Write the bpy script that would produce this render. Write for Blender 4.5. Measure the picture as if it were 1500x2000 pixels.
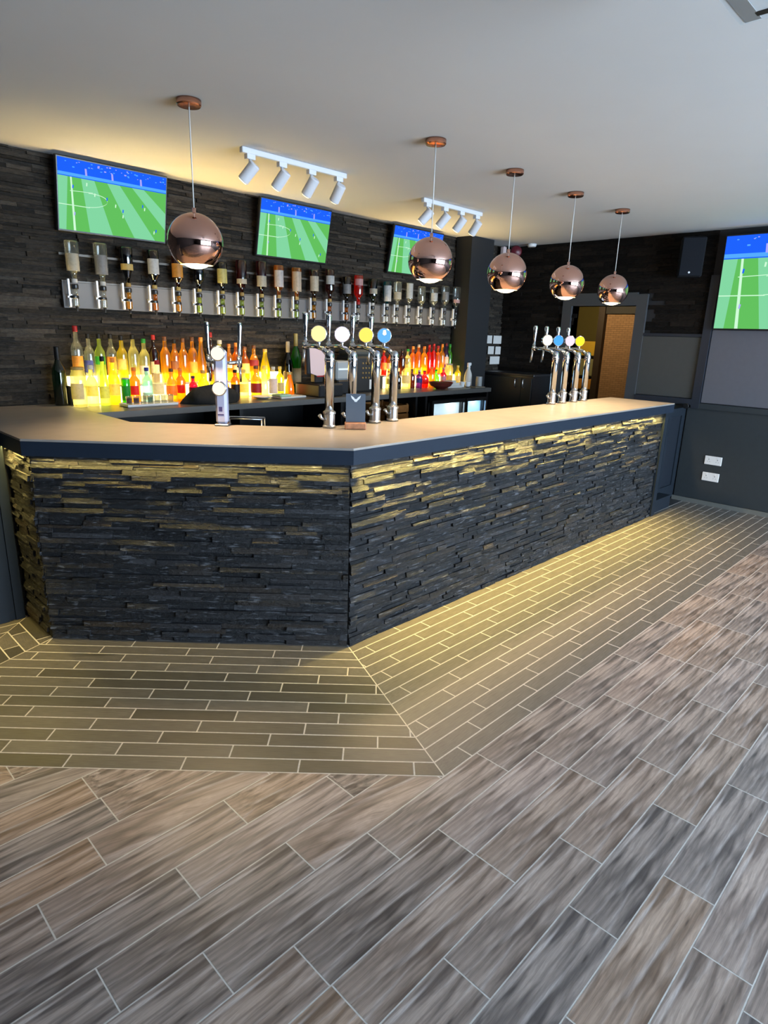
import bpy, bmesh, math, random
from mathutils import Vector, Matrix

# ------------------------------------------------------------------ clear
for o in list(bpy.data.objects):
    bpy.data.objects.remove(o)
SC = bpy.context.scene
COL = SC.collection
PI = math.pi
R_ = math.radians

# ------------------------------------------------------------------ camera
CAM_F, CAM_H = 1222.5, 1.65
ROLL, PITCH, YAW = R_(1.79), R_(15.87), R_(45.70)
fwd = Vector((math.sin(YAW) * math.cos(PITCH), math.cos(YAW) * math.cos(PITCH), -math.sin(PITCH)))
right0 = Vector((math.cos(YAW), -math.sin(YAW), 0))
up0 = right0.cross(fwd)
right = right0 * math.cos(ROLL) + up0 * math.sin(ROLL)
up = up0 * math.cos(ROLL) - right0 * math.sin(ROLL)
cd = bpy.data.cameras.new('camera')
cam = bpy.data.objects.new('camera', cd)
COL.objects.link(cam)
M = Matrix((( right.x, up.x, -fwd.x, 0), (right.y, up.y, -fwd.y, 0), (right.z, up.z, -fwd.z, CAM_H), (0, 0, 0, 1)))
cam.matrix_world = M
cd.sensor_fit = 'AUTO'
cd.sensor_width = 36.0
cd.lens = 36.0 * CAM_F / 2000.0
cd.clip_start = 0.02
SC.camera = cam

# ------------------------------------------------------------------ view and light settings
SC.view_settings.view_transform = 'Standard'
SC.view_settings.look = 'None'
SC.view_settings.exposure = 0.0
SC.view_settings.gamma = 1.0
SC.view_settings.use_curve_mapping = False
try:
    SC.cycles.use_denoising = True
    SC.cycles.max_bounces = 8
    SC.cycles.diffuse_bounces = 4
    SC.cycles.glossy_bounces = 4
    SC.cycles.transmission_bounces = 4
    SC.cycles.transparent_max_bounces = 24
    SC.cycles.caustics_reflective = False
    SC.cycles.caustics_refractive = False
    SC.cycles.sample_clamp_indirect = 6.0
except Exception:
    pass

W = bpy.data.worlds.new('daylight')
SC.world = W
W.use_nodes = True
SKY_STRENGTH = 40.0
W.node_tree.nodes['Background'].inputs[0].default_value = (0.63, 0.80, 1.0, 1)
W.node_tree.nodes['Background'].inputs[1].default_value = SKY_STRENGTH

# lamp powers
P_PENDANT = 95.0
P_LED = (15.0, 3.2, 8.0, 8.0)   # per metre: long side, diagonal, return, far stretch
P_BOTTLE_UP = 9.0  # per metre
E_STEP = 9.0
E_BACKSTRIP = 14.0
P_TRACK = 26.0
P_CORRIDOR = 55.0
E_TV = 1.15
E_BADGE = 1.6
WARM = (1.0, 0.70, 0.36)
LEDC = (1.0, 0.74, 0.20)

# room
HC, YB, XR, XL, YF = 2.73, 4.866, 7.03, -2.6, -4.0
# bar geometry
Z0, Z1 = 1.015, 1.10                       # worktop underside, top
YR = 2.30                                  # face of the long side
SM = 4.40                                  # x + y on the diagonal face
XS = 0.965                                 # short return face
YL = 3.83                                  # face of the far stretch
TW = 1.0484                                  # width of the grey tile border

# ------------------------------------------------------------------ helpers
def link(name, data, parent=None):
    o = bpy.data.objects.new(name, data)
    COL.objects.link(o)
    if parent is not None:
        o.parent = parent
    return o

def thing(name, label, cat, loc=(0, 0, 0), rotz=0.0, group=None):
    o = link(name, None)
    o.empty_display_size = 0.05
    o.location = loc
    o.rotation_euler = (0, 0, rotz)
    tag(o, label, cat, group)
    return o

def tag(o, label, cat, group=None):
    o['label'] = label
    o['category'] = cat
    if group:
        o['group'] = group
    return o

def frame_of(axis):
    a = Vector(axis).normalized()
    t = Vector((0, 0, 1)) if abs(a.z) < 0.9 else Vector((1, 0, 0))
    u = t.cross(a).normalized()
    return a, u, a.cross(u)

class MB:
    def __init__(s):
        s.v, s.f, s.m, s.sm = [], [], [], []
    def face(s, idx, mi=0, smooth=False):
        s.f.append(idx); s.m.append(mi); s.sm.append(smooth)
    def poly(s, pts, mi=0):
        b = len(s.v); s.v += [tuple(p) for p in pts]
        s.face(list(range(b, b + len(pts))), mi)
    def box(s, x0, x1, y0, y1, z0, z1, mi=0, rot=None, org=None):
        b = len(s.v)
        P = [(x0, y0, z0), (x1, y0, z0), (x1, y1, z0), (x0, y1, z0), (x0, y0, z1), (x1, y0, z1), (x1, y1, z1), (x0, y1, z1)]
        if rot is not None:
            o = Vector(org or (0, 0, 0))
            P = [tuple(rot @ (Vector(p) - o) + o) for p in P]
        s.v += P
        for q in ((0, 3, 2, 1), (4, 5, 6, 7), (0, 1, 5, 4), (1, 2, 6, 5), (2, 3, 7, 6), (3, 0, 4, 7)):
            s.face([b + i for i in q], mi)
        return s
    def bbox(s, x0, x1, y0, y1, z0, z1, c=0.004, mi=0):
        """box with chamfered vertical and top edges"""
        c = min(c, abs(x1 - x0) / 2.2, abs(y1 - y0) / 2.2, abs(z1 - z0) / 2.2)
        def ring(i, z):
            return [(x0 + i, y0 + c, z), (x0 + c, y0 + i, z), (x1 - c, y0 + i, z), (x1 - i, y0 + c, z),
                    (x1 - i, y1 - c, z), (x1 - c, y1 - i, z), (x0 + c, y1 - i, z), (x0 + i, y1 - c, z)]
        rings = [ring(c * 0.8, z0), ring(0, z0 + c), ring(0, z1 - c), ring(c * 0.8, z1)]
        b = len(s.v)
        for r in rings:
            s.v += r
        for k in range(3):
            for i in range(8):
                j = (i + 1) % 8
                s.face([b + k * 8 + i, b + k * 8 + j, b + k * 8 + 8 + j, b + k * 8 + 8 + i], mi)
        s.face([b + i for i in range(7, -1, -1)], mi)
        s.face([b + 24 + i for i in range(8)], mi)
        return s
    def lathe(s, prof, c=(0, 0, 0), axis=(0, 0, 1), seg=24, mi=0, smooth=True, cap0=True, cap1=True):
        a, u, w = frame_of(axis)
        c = Vector(c)
        def ring(r, h):
            b = len(s.v)
            for i in range(seg):
                t = 2 * PI * i / seg
                s.v.append(tuple(c + a * h + (u * math.cos(t) + w * math.sin(t)) * r))
            return b
        n = len(prof)
        first = prev = ring(*prof[0])
        for k in range(n - 1):
            nxt = ring(*prof[k + 1])
            for i in range(seg):
                j = (i + 1) % seg
                s.face([prev + i, prev + j, nxt + j, nxt + i], mi, smooth)
            prev = nxt
            if k + 2 < n:           # split the ring where the profile turns sharply
                d0 = Vector((prof[k + 1][0] - prof[k][0], prof[k + 1][1] - prof[k][1]))
                d1 = Vector((prof[k + 2][0] - prof[k + 1][0], prof[k + 2][1] - prof[k + 1][1]))
                if d0.length > 1e-6 and d1.length > 1e-6 and d0.angle(d1) > R_(24):
                    prev = ring(*prof[k + 1])
        if cap0:
            s.face([first + i for i in range(seg - 1, -1, -1)], mi)
        if cap1:
            s.face([prev + i for i in range(seg)], mi)
        return s
    def cyl(s, p0, p1, r0, r1=None, seg=16, mi=0):
        p0, p1 = Vector(p0), Vector(p1)
        L = (p1 - p0).length
        return s.lathe([(r0, 0), (r1 if r1 is not None else r0, L)], p0, p1 - p0, seg, mi)
    def tube(s, pts, r, seg=12, mi=0):
        pts = [Vector(p) for p in pts]
        rr = r if isinstance(r, (list, tuple)) else [r] * len(pts)
        b = len(s.v)
        ref = None
        for k, p in enumerate(pts):
            d = (pts[min(k + 1, len(pts) - 1)] - pts[max(k - 1, 0)]).normalized()
            if ref is None:
                _, u, w = frame_of(d)
            else:
                u = (ref - d * ref.dot(d)).normalized(); w = d.cross(u)
            ref = u
            for i in range(seg):
                t = 2 * PI * i / seg
                s.v.append(tuple(p + (u * math.cos(t) + w * math.sin(t)) * rr[k]))
        for k in range(len(pts) - 1):
            for i in range(seg):
                j = (i + 1) % seg
                s.face([b + k * seg + i, b + k * seg + j, b + (k + 1) * seg + j, b + (k + 1) * seg + i], mi, True)
        s.face([b + i for i in range(seg - 1, -1, -1)], mi)
        s.face([b + (len(pts) - 1) * seg + i for i in range(seg)], mi)
        return s
    def prism(s, poly, z0, z1, mi=0):
        n = len(poly); b = len(s.v)
        s.v += [(x, y, z0) for x, y in poly] + [(x, y, z1) for x, y in poly]
        s.face([b + i for i in range(n - 1, -1, -1)], mi)
        s.face([b + n + i for i in range(n)], mi)
        for i in range(n):
            j = (i + 1) % n
            s.face([b + i, b + j, b + n + j, b + n + i], mi)
        return s
    def build(s, name, mats, parent=None, bevel=None):
        me = bpy.data.meshes.new(name)
        me.from_pydata(s.v, [], s.f)
        if not isinstance(mats, (list, tuple)):
            mats = [mats]
        for m in mats:
            me.materials.append(m)
        me.polygons.foreach_set('material_index', s.m)
        me.polygons.foreach_set('use_smooth', s.sm)
        me.update()
        o = link(name, me, parent)
        if bevel:
            md = o.modifiers.new('edge', 'BEVEL'); md.width = bevel; md.segments = 2; md.limit_method = 'ANGLE'
        return o

def struct(o):
    o['kind'] = 'structure'
    return o

# ------------------------------------------------------------------ materials
class NT:
    def __init__(s, name):
        s.m = bpy.data.materials.new(name); s.m.use_nodes = True
        s.t = s.m.node_tree; s.n = s.t.nodes; s.n.clear()
        s.out = s.n.new('ShaderNodeOutputMaterial')
    def node(s, typ, **kw):
        nd = s.n.new(typ)
        for k, v in kw.items():
            if k.startswith('_'):
                setattr(nd, k[1:], v)
            else:
                key = int(k[1:]) if k[0] == 'i' and k[1:].isdigit() else k.replace('__', ' ')
                inp = nd.inputs[key]
                if hasattr(v, 'is_linked') or isinstance(v, bpy.types.NodeSocket):
                    s.t.links.new(v, inp)
                else:
                    inp.default_value = v
        return nd
    def ramp(s, fac, stops, interp='LINEAR'):
        nd = s.n.new('ShaderNodeValToRGB'); nd.color_ramp.interpolation = interp
        e = nd.color_ramp.elements
        while len(e) < len(stops):
            e.new(0.5)
        for i, (p, c) in enumerate(stops):
            e[i].position = p
            e[i].color = (c, c, c, 1) if isinstance(c, (int, float)) else (*c, 1)
        s.t.links.new(fac, nd.inputs[0])
        return nd.outputs[0]
    def mixc(s, fac, a, b, mode='MIX'):
        nd = s.n.new('ShaderNodeMix'); nd.data_type = 'RGBA'; nd.blend_type = mode
        for sock, v in ((nd.inputs[0], fac), (nd.inputs[6], a), (nd.inputs[7], b)):
            if isinstance(v, bpy.types.NodeSocket):
                s.t.links.new(v, sock)
            elif isinstance(v, (int, float)):
                sock.default_value = v
            else:
                sock.default_value = (*v, 1) if len(v) == 3 else v
        return nd.outputs[2]
    def surf(s, sock):
        s.t.links.new(sock, s.out.inputs[0]); return s.m

def c4(c):
    return (c[0], c[1], c[2], 1)

def plain(name, c, rough=0.5, metal=0.0, noise=0.0, nscale=20.0, bump=0.0, spec=0.5):
    k = NT(name)
    bs = k.node('ShaderNodeBsdfPrincipled', Roughness=rough, Metallic=metal)
    bs.inputs['Specular IOR Level'].default_value = spec
    co = k.node('ShaderNodeTexCoord').outputs['Object']
    nz = k.node('ShaderNodeTexNoise', Vector=co, Scale=nscale, Detail=4.0).outputs[0]
    lo = [x * (1 - noise) for x in c]; hi = [min(1, x * (1 + noise)) for x in c]
    k.t.links.new(k.ramp(nz, [(0.3, lo), (0.7, hi)]), bs.inputs['Base Color'])
    if bump:
        b = k.node('ShaderNodeBump', Strength=bump, Distance=0.01, Height=nz)
        k.t.links.new(b.outputs[0], bs.inputs['Normal'])
    return k.surf(bs.outputs[0])

def emit(name, c, e):
    k = NT(name)
    return k.surf(k.node('ShaderNodeEmission', Color=c4(c), Strength=e).outputs[0])

def glassy(name, c, trans=0.5, tl=None, gloss=0.10, rough=0.08):
    """coloured bottle glass: see-through tint, light-scattering liquid, surface shine"""
    k = NT(name)
    tp = k.node('ShaderNodeBsdfTransparent', Color=c4(c))
    tc = tl or c
    tr = k.node('ShaderNodeBsdfTranslucent', Color=c4(tc))
    mx = k.node('ShaderNodeMixShader', Fac=trans)
    k.t.links.new(tr.outputs[0], mx.inputs[1]); k.t.links.new(tp.outputs[0], mx.inputs[2])
    gl = k.node('ShaderNodeBsdfGlossy', Color=(1, 1, 1, 1), Roughness=rough)
    fr = k.node('ShaderNodeLayerWeight', Blend=0.25).outputs['Facing']
    f2 = k.ramp(fr, [(0.0, gloss * 0.6), (1.0, min(1, gloss * 4))])
    m2 = k.node('ShaderNodeMixShader', Fac=f2)
    k.t.links.new(mx.outputs[0], m2.inputs[1]); k.t.links.new(gl.outputs[0], m2.inputs[2])
    return k.surf(m2.outputs[0])

def stone_mat(name, stops, rough=(0.35, 0.65), bump=0.6, nscale=28.0, spec=0.3, fleck=0.5, glintc=(0.10, 0.10, 0.105)):
    k = NT(name)
    co = k.node('ShaderNodeTexCoord').outputs['Object']
    at = k.node('ShaderNodeAttribute', _attribute_name='tint')
    base = k.ramp(at.outputs['Fac'], stops)
    mp = k.node('ShaderNodeMapping', Vector=co, Scale=(1, 1, 2.6))
    nz = k.node('ShaderNodeTexNoise', Vector=mp.outputs[0], Scale=nscale, Detail=6.0, Roughness=0.7).outputs[0]
    sh = k.ramp(nz, [(0.25, 0.45), (0.75, 1.5)])
    colr = k.mixc(1.0, base, sh, 'MULTIPLY')
    mf = k.node('ShaderNodeMapping', Vector=co, Scale=(1, 1, 6.5))
    fl = k.node('ShaderNodeTexNoise', Vector=mf.outputs[0], Scale=13.0, Detail=5.0, Roughness=0.6).outputs[0]
    colr = k.mixc(k.ramp(fl, [(0.57, 0.0), (0.69, fleck)]), colr, glintc)  # pale streaks paint highlights of light-catching stone edges into the colour
    bs = k.node('ShaderNodeBsdfPrincipled')
    bs.inputs['Specular IOR Level'].default_value = spec
    k.t.links.new(colr, bs.inputs['Base Color'])
    rr = k.ramp(nz, [(0.3, rough[1]), (0.7, rough[0])])
    k.t.links.new(rr, bs.inputs['Roughness'])
    b = k.node('ShaderNodeBump', Strength=bump, Distance=0.012, Height=nz)
    k.t.links.new(b.outputs[0], bs.inputs['Normal'])
    return k.surf(bs.outputs[0])

def wood_tile_mat():
    k = NT('wood look porcelain tile')
    uv = k.node('ShaderNodeUVMap', _uv_map='UVMap').outputs[0]
    at = k.node('ShaderNodeAttribute', _attribute_name='tint')
    tintc = at.outputs['Color']
    sep = k.node('ShaderNodeSeparateColor', Color=tintc)
    r1, r2, r3 = sep.outputs[0], sep.outputs[1], sep.outputs[2]
    # slow warp so that the grain swirls
    w = k.node('ShaderNodeTexNoise', Vector=uv, Scale=5.0, Detail=2.0)
    wv = k.mixc(0.03, uv, w.outputs['Color'], 'LINEAR_LIGHT')
    mp1 = k.node('ShaderNodeMapping', Vector=wv, Scale=(1.6, 42.0, 1))
    grain = k.node('ShaderNodeTexNoise', Vector=mp1.outputs[0], Scale=2.0, Detail=3.0, Roughness=0.6).outputs[0]
    mpw = k.node('ShaderNodeMapping', Vector=wv, Scale=(0.32, 1.0, 1))
    wave = k.node('ShaderNodeTexWave', Vector=mpw.outputs[0], Scale=2.6, Distortion=7.0, Detail=3.0, _bands_direction='Y')
    wave.inputs['Detail Scale'].default_value = 1.3
    figure = wave.outputs['Fac']
    mp2 = k.node('ShaderNodeMapping', Vector=wv, Scale=(2.4, 4.6, 1))
    patch = k.node('ShaderNodeTexNoise', Vector=mp2.outputs[0], Scale=0.95, Detail=2.5, Roughness=0.42, Distortion=0.6).outputs[0]
    mp3 = k.node('ShaderNodeMapping', Vector=wv, Scale=(1.5, 4.6, 1), Location=(11.0, 5.0, 0))
    streak = k.node('ShaderNodeTexNoise', Vector=mp3.outputs[0], Scale=0.9, Detail=2.5, Roughness=0.45, Distortion=0.5).outputs[0]
    mott = k.node('ShaderNodeTexNoise', Vector=k.node('ShaderNodeMapping', Vector=wv, Scale=(5.0, 11.0, 1)).outputs[0], Scale=2.0, Distortion=0.3, Detail=4.0, Roughness=0.65).outputs[0]
    base = k.ramp(r1, [(0.0, (0.150, 0.122, 0.108)), (0.2, (0.205, 0.178, 0.166)), (0.42, (0.310, 0.220, 0.165)), (0.62, (0.225, 0.190, 0.174)), (0.8, (0.355, 0.232, 0.148)), (1.0, (0.320, 0.260, 0.235))])
    dark = k.mixc(1.0, base, (0.42, 0.41, 0.42), 'MULTIPLY')
    light = k.mixc(0.40, base, (0.47, 0.38, 0.33))
    pm = k.ramp(patch, [(0.36, 0.0), (0.46, 0.45), (0.54, 0.65), (0.63, 1.0)])
    c1 = k.mixc(pm, dark, light)
    c1 = k.mixc(0.08, c1, base)
    sm = k.ramp(streak, [(0.52, 0.0), (0.60, 0.40), (0.67, 0.90)])
    c1 = k.mixc(sm, c1, (0.48, 0.42, 0.395))
    c2 = k.mixc(1.0, c1, k.ramp(figure, [(0.10, 0.86), (0.5, 1.0), (0.90, 1.08)]), 'MULTIPLY')
    c2 = k.mixc(1.0, c2, k.ramp(grain, [(0.30, 0.84), (0.70, 1.14)]), 'MULTIPLY')
    c2 = k.mixc(1.0, c2, k.ramp(mott, [(0.30, 0.80), (0.70, 1.18)]), 'MULTIPLY')
    vo = k.node('ShaderNodeTexVoronoi', Vector=k.node('ShaderNodeMapping', Vector=wv, Scale=(2.0, 4.0, 1)).outputs[0], Scale=1.2).outputs['Distance']
    kn = k.ramp(vo, [(0.03, 0.38), (0.12, 1.0)])
    c3 = k.mixc(1.0, c2, kn, 'MULTIPLY')
    bs = k.node('ShaderNodeBsdfPrincipled', Roughness=0.42)
    bs.inputs['Specular IOR Level'].default_value = 0.4
    k.t.links.new(c3, bs.inputs['Base Color'])
    b = k.node('ShaderNodeBump', Strength=0.12, Distance=0.003, Height=grain)
    k.t.links.new(b.outputs[0], bs.inputs['Normal'])
    return k.surf(bs.outputs[0])

def strip_tile_mat():
    k = NT('grey strip tile')
    uv = k.node('ShaderNodeUVMap', _uv_map='UVMap').outputs[0]
    at = k.node('ShaderNodeAttribute', _attribute_name='tint')
    r1 = k.node('ShaderNodeSeparateColor', Color=at.outputs['Color']).outputs[0]
    mp = k.node('ShaderNodeMapping', Vector=uv, Scale=(3.5, 22.0, 1))
    nz = k.node('ShaderNodeTexNoise', Vector=mp.outputs[0], Scale=1.6, Detail=5.0, Roughness=0.6).outputs[0]
    base = k.ramp(r1, [(0.0, (0.046, 0.043, 0.038)), (0.5, (0.072, 0.066, 0.058)), (1.0, (0.112, 0.102, 0.092))])
    c = k.mixc(1.0, base, k.ramp(nz, [(0.3, 0.55), (0.7, 1.45)]), 'MULTIPLY')
    bs = k.node('ShaderNodeBsdfPrincipled', Roughness=0.40)
    k.t.links.new(c, bs.inputs['Base Color'])
    return k.surf(bs.outputs[0])

def brick_mat(name, c1, c2, mortar, scale, swap=False):
    k = NT(name)
    co = k.node('ShaderNodeTexCoord').outputs['Object']
    sp = k.node('ShaderNodeSeparateXYZ', Vector=co)
    cb = k.node('ShaderNodeCombineXYZ')
    k.t.links.new(sp.outputs[1], cb.inputs[0]); k.t.links.new(sp.outputs[2], cb.inputs[1])
    br = k.node('ShaderNodeTexBrick', Vector=cb.outputs[0], Color1=c4(c1), Color2=c4(c2), Mortar=c4(mortar), Scale=scale)
    br.inputs['Brick Width'].default_value = 0.72; br.inputs['Row Height'].default_value = 0.25
    br.inputs['Mortar Size'].default_value = 0.018
    bs = k.node('ShaderNodeBsdfPrincipled', Roughness=0.85)
    k.t.links.new(br.outputs[0], bs.inputs['Base Color'])
    b = k.node('ShaderNodeBump', Strength=0.5, Distance=0.01, Height=br.outputs['Fac']); b.invert = True
    k.t.links.new(b.outputs[0], bs.inputs['Normal'])
    return k.surf(bs.outputs[0])

m_wood = wood_tile_mat()
m_strip = strip_tile_mat()
m_grout = plain('pale grout', (0.50, 0.475, 0.44), 0.9, noise=0.12, nscale=60)
m_vinyl = plain('dark bar floor', (0.03, 0.03, 0.032), 0.6)
m_ceil = plain('matt white ceiling paint', (0.60, 0.592, 0.580), 0.9, noise=0.01, nscale=3)
m_slate = stone_mat('split face slate', [(0.0, (0.003, 0.0035, 0.005)), (0.4, (0.006, 0.007, 0.0095)), (0.62, (0.010, 0.0105, 0.012)), (0.8, (0.016, 0.017, 0.021)), (0.9, (0.022, 0.015, 0.010)), (1.0, (0.034, 0.035, 0.040))], rough=(0.28, 0.65), bump=1.0, nscale=34.0, spec=0.42, fleck=0.85, glintc=(0.13, 0.135, 0.15))
m_wallstone = stone_mat('brown split stone', [(0.0, (0.011, 0.009, 0.007)), (0.5, (0.026, 0.020, 0.0145)), (0.85, (0.041, 0.031, 0.022)), (1.0, (0.062, 0.050, 0.038))], rough=(0.5, 0.85), bump=0.9, spec=0.25, fleck=0.5, glintc=(0.085, 0.070, 0.056))
m_sidestone = stone_mat('very dark brown stone', [(0.0, (0.005, 0.0035, 0.0025)), (0.6, (0.010, 0.007, 0.005)), (1.0, (0.018, 0.0125, 0.009))], rough=(0.6, 0.9), spec=0.15, fleck=0.25, glintc=(0.03, 0.02, 0.014))
m_darkwall = plain('charcoal wall paint', (0.014, 0.014, 0.016), 0.75)
m_navy = plain('slate blue painted wood', (0.010, 0.015, 0.022), 0.55, noise=0.06, spec=0.25)
m_navyedge = plain('blue grey worktop edge', (0.011, 0.018, 0.031), 0.6, noise=0.05, spec=0.2)
m_top = plain('matt grey laminate worktop', (0.27, 0.24, 0.215), 0.40, noise=0.07, nscale=9)
m_backtop = plain('back worktop with painted shade', (0.085, 0.082, 0.078), 0.38, noise=0.06)  # darker than the bar top: its dimmer light is put into the colour
m_panel = plain('grey painted wall panel', (0.060, 0.060, 0.056), 0.6, noise=0.03)
m_panel2 = plain('lilac grey wall panel', (0.110, 0.108, 0.125), 0.6, noise=0.03)
m_dado = plain('dark teal wall paint', (0.024, 0.030, 0.034), 0.55, noise=0.05)
m_skirt = plain('grey skirting', (0.13, 0.13, 0.115), 0.6)
m_black = plain('black plastic', (0.008, 0.008, 0.009), 0.35)
m_blackmatt = plain('black matt cloth', (0.006, 0.006, 0.006), 0.9, noise=0.3, bump=0.4)
m_white = plain('white plastic', (0.72, 0.72, 0.72), 0.45)
m_trackwhite = plain('white metal', (0.62, 0.62, 0.65), 0.45)
m_chrome = plain('polished chrome', (0.78, 0.80, 0.83), 0.07, metal=1.0)
m_steel = plain('brushed steel', (0.55, 0.56, 0.58), 0.28, metal=1.0)
m_copper = plain('polished copper', (0.80, 0.50, 0.42), 0.06, metal=1.0)
m_copperrose = plain('copper ceiling rose', (0.72, 0.34, 0.22), 0.22, metal=1.0)
m_cord = plain('pale fabric cord', (0.62, 0.60, 0.56), 0.7)
m_inner = plain('white enamel', (0.8, 0.78, 0.72), 0.5)
m_wood = m_wood
m_walnut = plain('copper brown wood', (0.36, 0.17, 0.09), 0.45, noise=0.25, nscale=40)
m_board = plain('slate blue card', (0.060, 0.078, 0.105), 0.6)
m_paper = plain('white paper', (0.55, 0.53, 0.50), 0.8)
m_pinkpaper = plain('pinkish paper', (0.50, 0.36, 0.35), 0.8)
m_greyplastic = plain('grey plastic', (0.24, 0.25, 0.25), 0.5)
m_lavender = plain('lavender grey enamel', (0.42, 0.42, 0.56), 0.3)
m_red = plain('dark red enamel', (0.11, 0.008, 0.016), 0.4)
m_bulb = emit('warm lamp glow', (1.0, 0.80, 0.48), 9.0)
m_led = emit('warm led strip', LEDC, 6.0)
m_step = emit('warm led step', (1.0, 0.78, 0.30), E_STEP)
m_bstrip = emit('warm led back strip', (1.0, 0.74, 0.28), E_BACKSTRIP)
m_trackface = emit('warm spot lens', (1.0, 0.85, 0.55), 5.0)
m_pane = glassy('window glass', (0.97, 0.98, 0.98), trans=1.0, gloss=0.06, rough=0.02)

# ------------------------------------------------------------------ lights
def area(name, loc, sx, sy, power, color, rot, spread=None, portal=False):
    l = bpy.data.lights.new(name, 'AREA'); l.shape = 'RECTANGLE'; l.size = sx; l.size_y = sy
    l.energy = power; l.color = color
    if spread:
        l.spread = spread
    if portal:
        l.cycles.is_portal = True
    o = link(name, l); o.location = loc; o.rotation_euler = rot
    return o

def spot(name, loc, target, power, color, angle, blend=0.5, size=0.03):
    l = bpy.data.lights.new(name, 'SPOT'); l.energy = power; l.color = color
    l.spot_size = angle; l.spot_blend = blend; l.shadow_soft_size = size
    o = link(name, l); o.location = loc
    d = Vector(target) - Vector(loc)
    o.rotation_euler = d.to_track_quat('-Z', 'Y').to_euler()
    return o

WINS = [(0.9, 2.35), (2.45, 3.9), (4.0, 5.45), (5.55, 6.95)]
WZ0, WZ1 = 0.35, 2.35
for a, b in WINS:
    area('window_daylight', ((a + b) / 2, YF - 0.16, (WZ0 + WZ1) / 2), b - a, WZ1 - WZ0, 1.0, (1, 1, 1), (R_(90), 0, 0), portal=True)

# ------------------------------------------------------------------ FLOOR
def clip(poly, a, b, c):
    """keep a*x + b*y + c >= 0"""
    out = []
    n = len(poly)
    for i in range(n):
        p, q = poly[i], poly[(i + 1) % n]
        dp, dq = a * p[0] + b * p[1] + c, a * q[0] + b * q[1] + c
        if dp >= 0:
            out.append(p)
        if (dp >= 0) != (dq >= 0):
            t = dp / (dp - dq)
            out.append((p[0] + (q[0] - p[0]) * t, p[1] + (q[1] - p[1]) * t))
    return out

S2 = math.sqrt(2.0)
# distances from the bar faces, each as a*x + b*y + c
dR = (0.0, -1.0, YR)
dM = (-1 / S2, -1 / S2, SM / S2)
dL = (-1.0, 0.0, XS)
dF = (0.0, -1.0, YL)
def sub(p, q, e=0.0):
    return (p[0] - q[0], p[1] - q[1], p[2] - q[2] - e)
def off(p, t):
    return (p[0], p[1], p[2] + t)
def neg(p):
    return (-p[0], -p[1], -p[2])

class TileMesh:
    def __init__(s):
        s.v, s.f, s.uv, s.tint = [], [], [], []
    def add(s, poly, o, u, w, tint, uo):
        if len(poly) < 3:
            return
        b = len(s.v)
        s.v += [(x, y, 0.0) for x, y in poly]
        s.f.append(list(range(b, b + len(poly))))
        for x, y in poly:
            dx, dy = x - o[0], y - o[1]
            s.uv.append((dx * u[0] + dy * u[1] + uo[0], dx * w[0] + dy * w[1] + uo[1]))
            s.tint.append(tint)
    def build(s, name, mat, parent=None):
        me = bpy.data.meshes.new(name)
        me.from_pydata(s.v, [], s.f)
        me.materials.append(mat)
        ul = me.uv_layers.new(name='UVMap')
        ca = me.color_attributes.new('tint', 'FLOAT_COLOR', 'CORNER')
        for i, l in enumerate(me.loops):
            ul.data[i].uv = s.uv[l.vertex_index]
            ca.data[i].color = (*s.tint[l.vertex_index], 1)
        me.update()
        o = link(name, me, parent)
        # every face must look up
        bm = bmesh.new(); bm.from_mesh(me)
        for f in bm.faces:
            if f.normal.z < 0:
                f.normal_flip()
        bm.to_mesh(me); bm.free()
        return o

rng = random.Random(7)
PW, PL, GAP = 0.1568, 0.625, 0.0045
offs = {-2: 0.10, -1: 0.29, 0: 0.38, 1: 0.57, 2: 0.245, 3: 0.466, 4: 0.195, 5: 0.190, 6: 0.6235, 7: 0.396, 8: 0.081, 9: 0.350, 10: 0.554}
tm = TileMesh()
y_base = 0.154          # lower edge of row 0
r_lo, r_hi = int((YF - y_base) / PW) - 1, int((YL - TW - y_base) / PW) + 1
for r in range(r_lo, r_hi + 1):
    y0, y1 = y_base + r * PW, y_base + (r + 1) * PW
    of = offs.get(r, rng.uniform(0, PL))
    i0, i1 = int((XL - of) / PL) - 1, int((XR - of) / PL) + 1
    for i in range(i0, i1 + 1):
        x0, x1 = of + i * PL, of + (i + 1) * PL
        rect = [(x0 + GAP / 2, y0 + GAP / 2), (x1 - GAP / 2, y0 + GAP / 2), (x1 - GAP / 2, y1 - GAP / 2), (x0 + GAP / 2, y1 - GAP / 2)]
        rect = clip(clip(rect, 1, 0, -XL), -1, 0, XR)
        rect = clip(rect, 0, 1, -YF)
        if len(rect) < 3:
            continue
        tint = (rng.random(), rng.random(), rng.random())
        uo = (rng.uniform(0, 60), rng.uniform(0, 60))
        lim = YR - TW
        a = clip(rect, 0, -1, lim - 0.002)
        tm.add(a, (x0, y0), (1, 0), (0, 1), tint, uo)
        b2 = clip(rect, 0, 1, -(lim - 0.002))
        b2 = clip(b2, *off(dM, -TW - 0.002)) if len(b2) > 2 else b2
        b2 = clip(b2, *off(dF, -TW - 0.002)) if len(b2) > 2 else b2
        tm.add(b2, (x0, y0), (1, 0), (0, 1), tint, uo)
floor = struct(tm.build('floor', m_wood))

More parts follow.
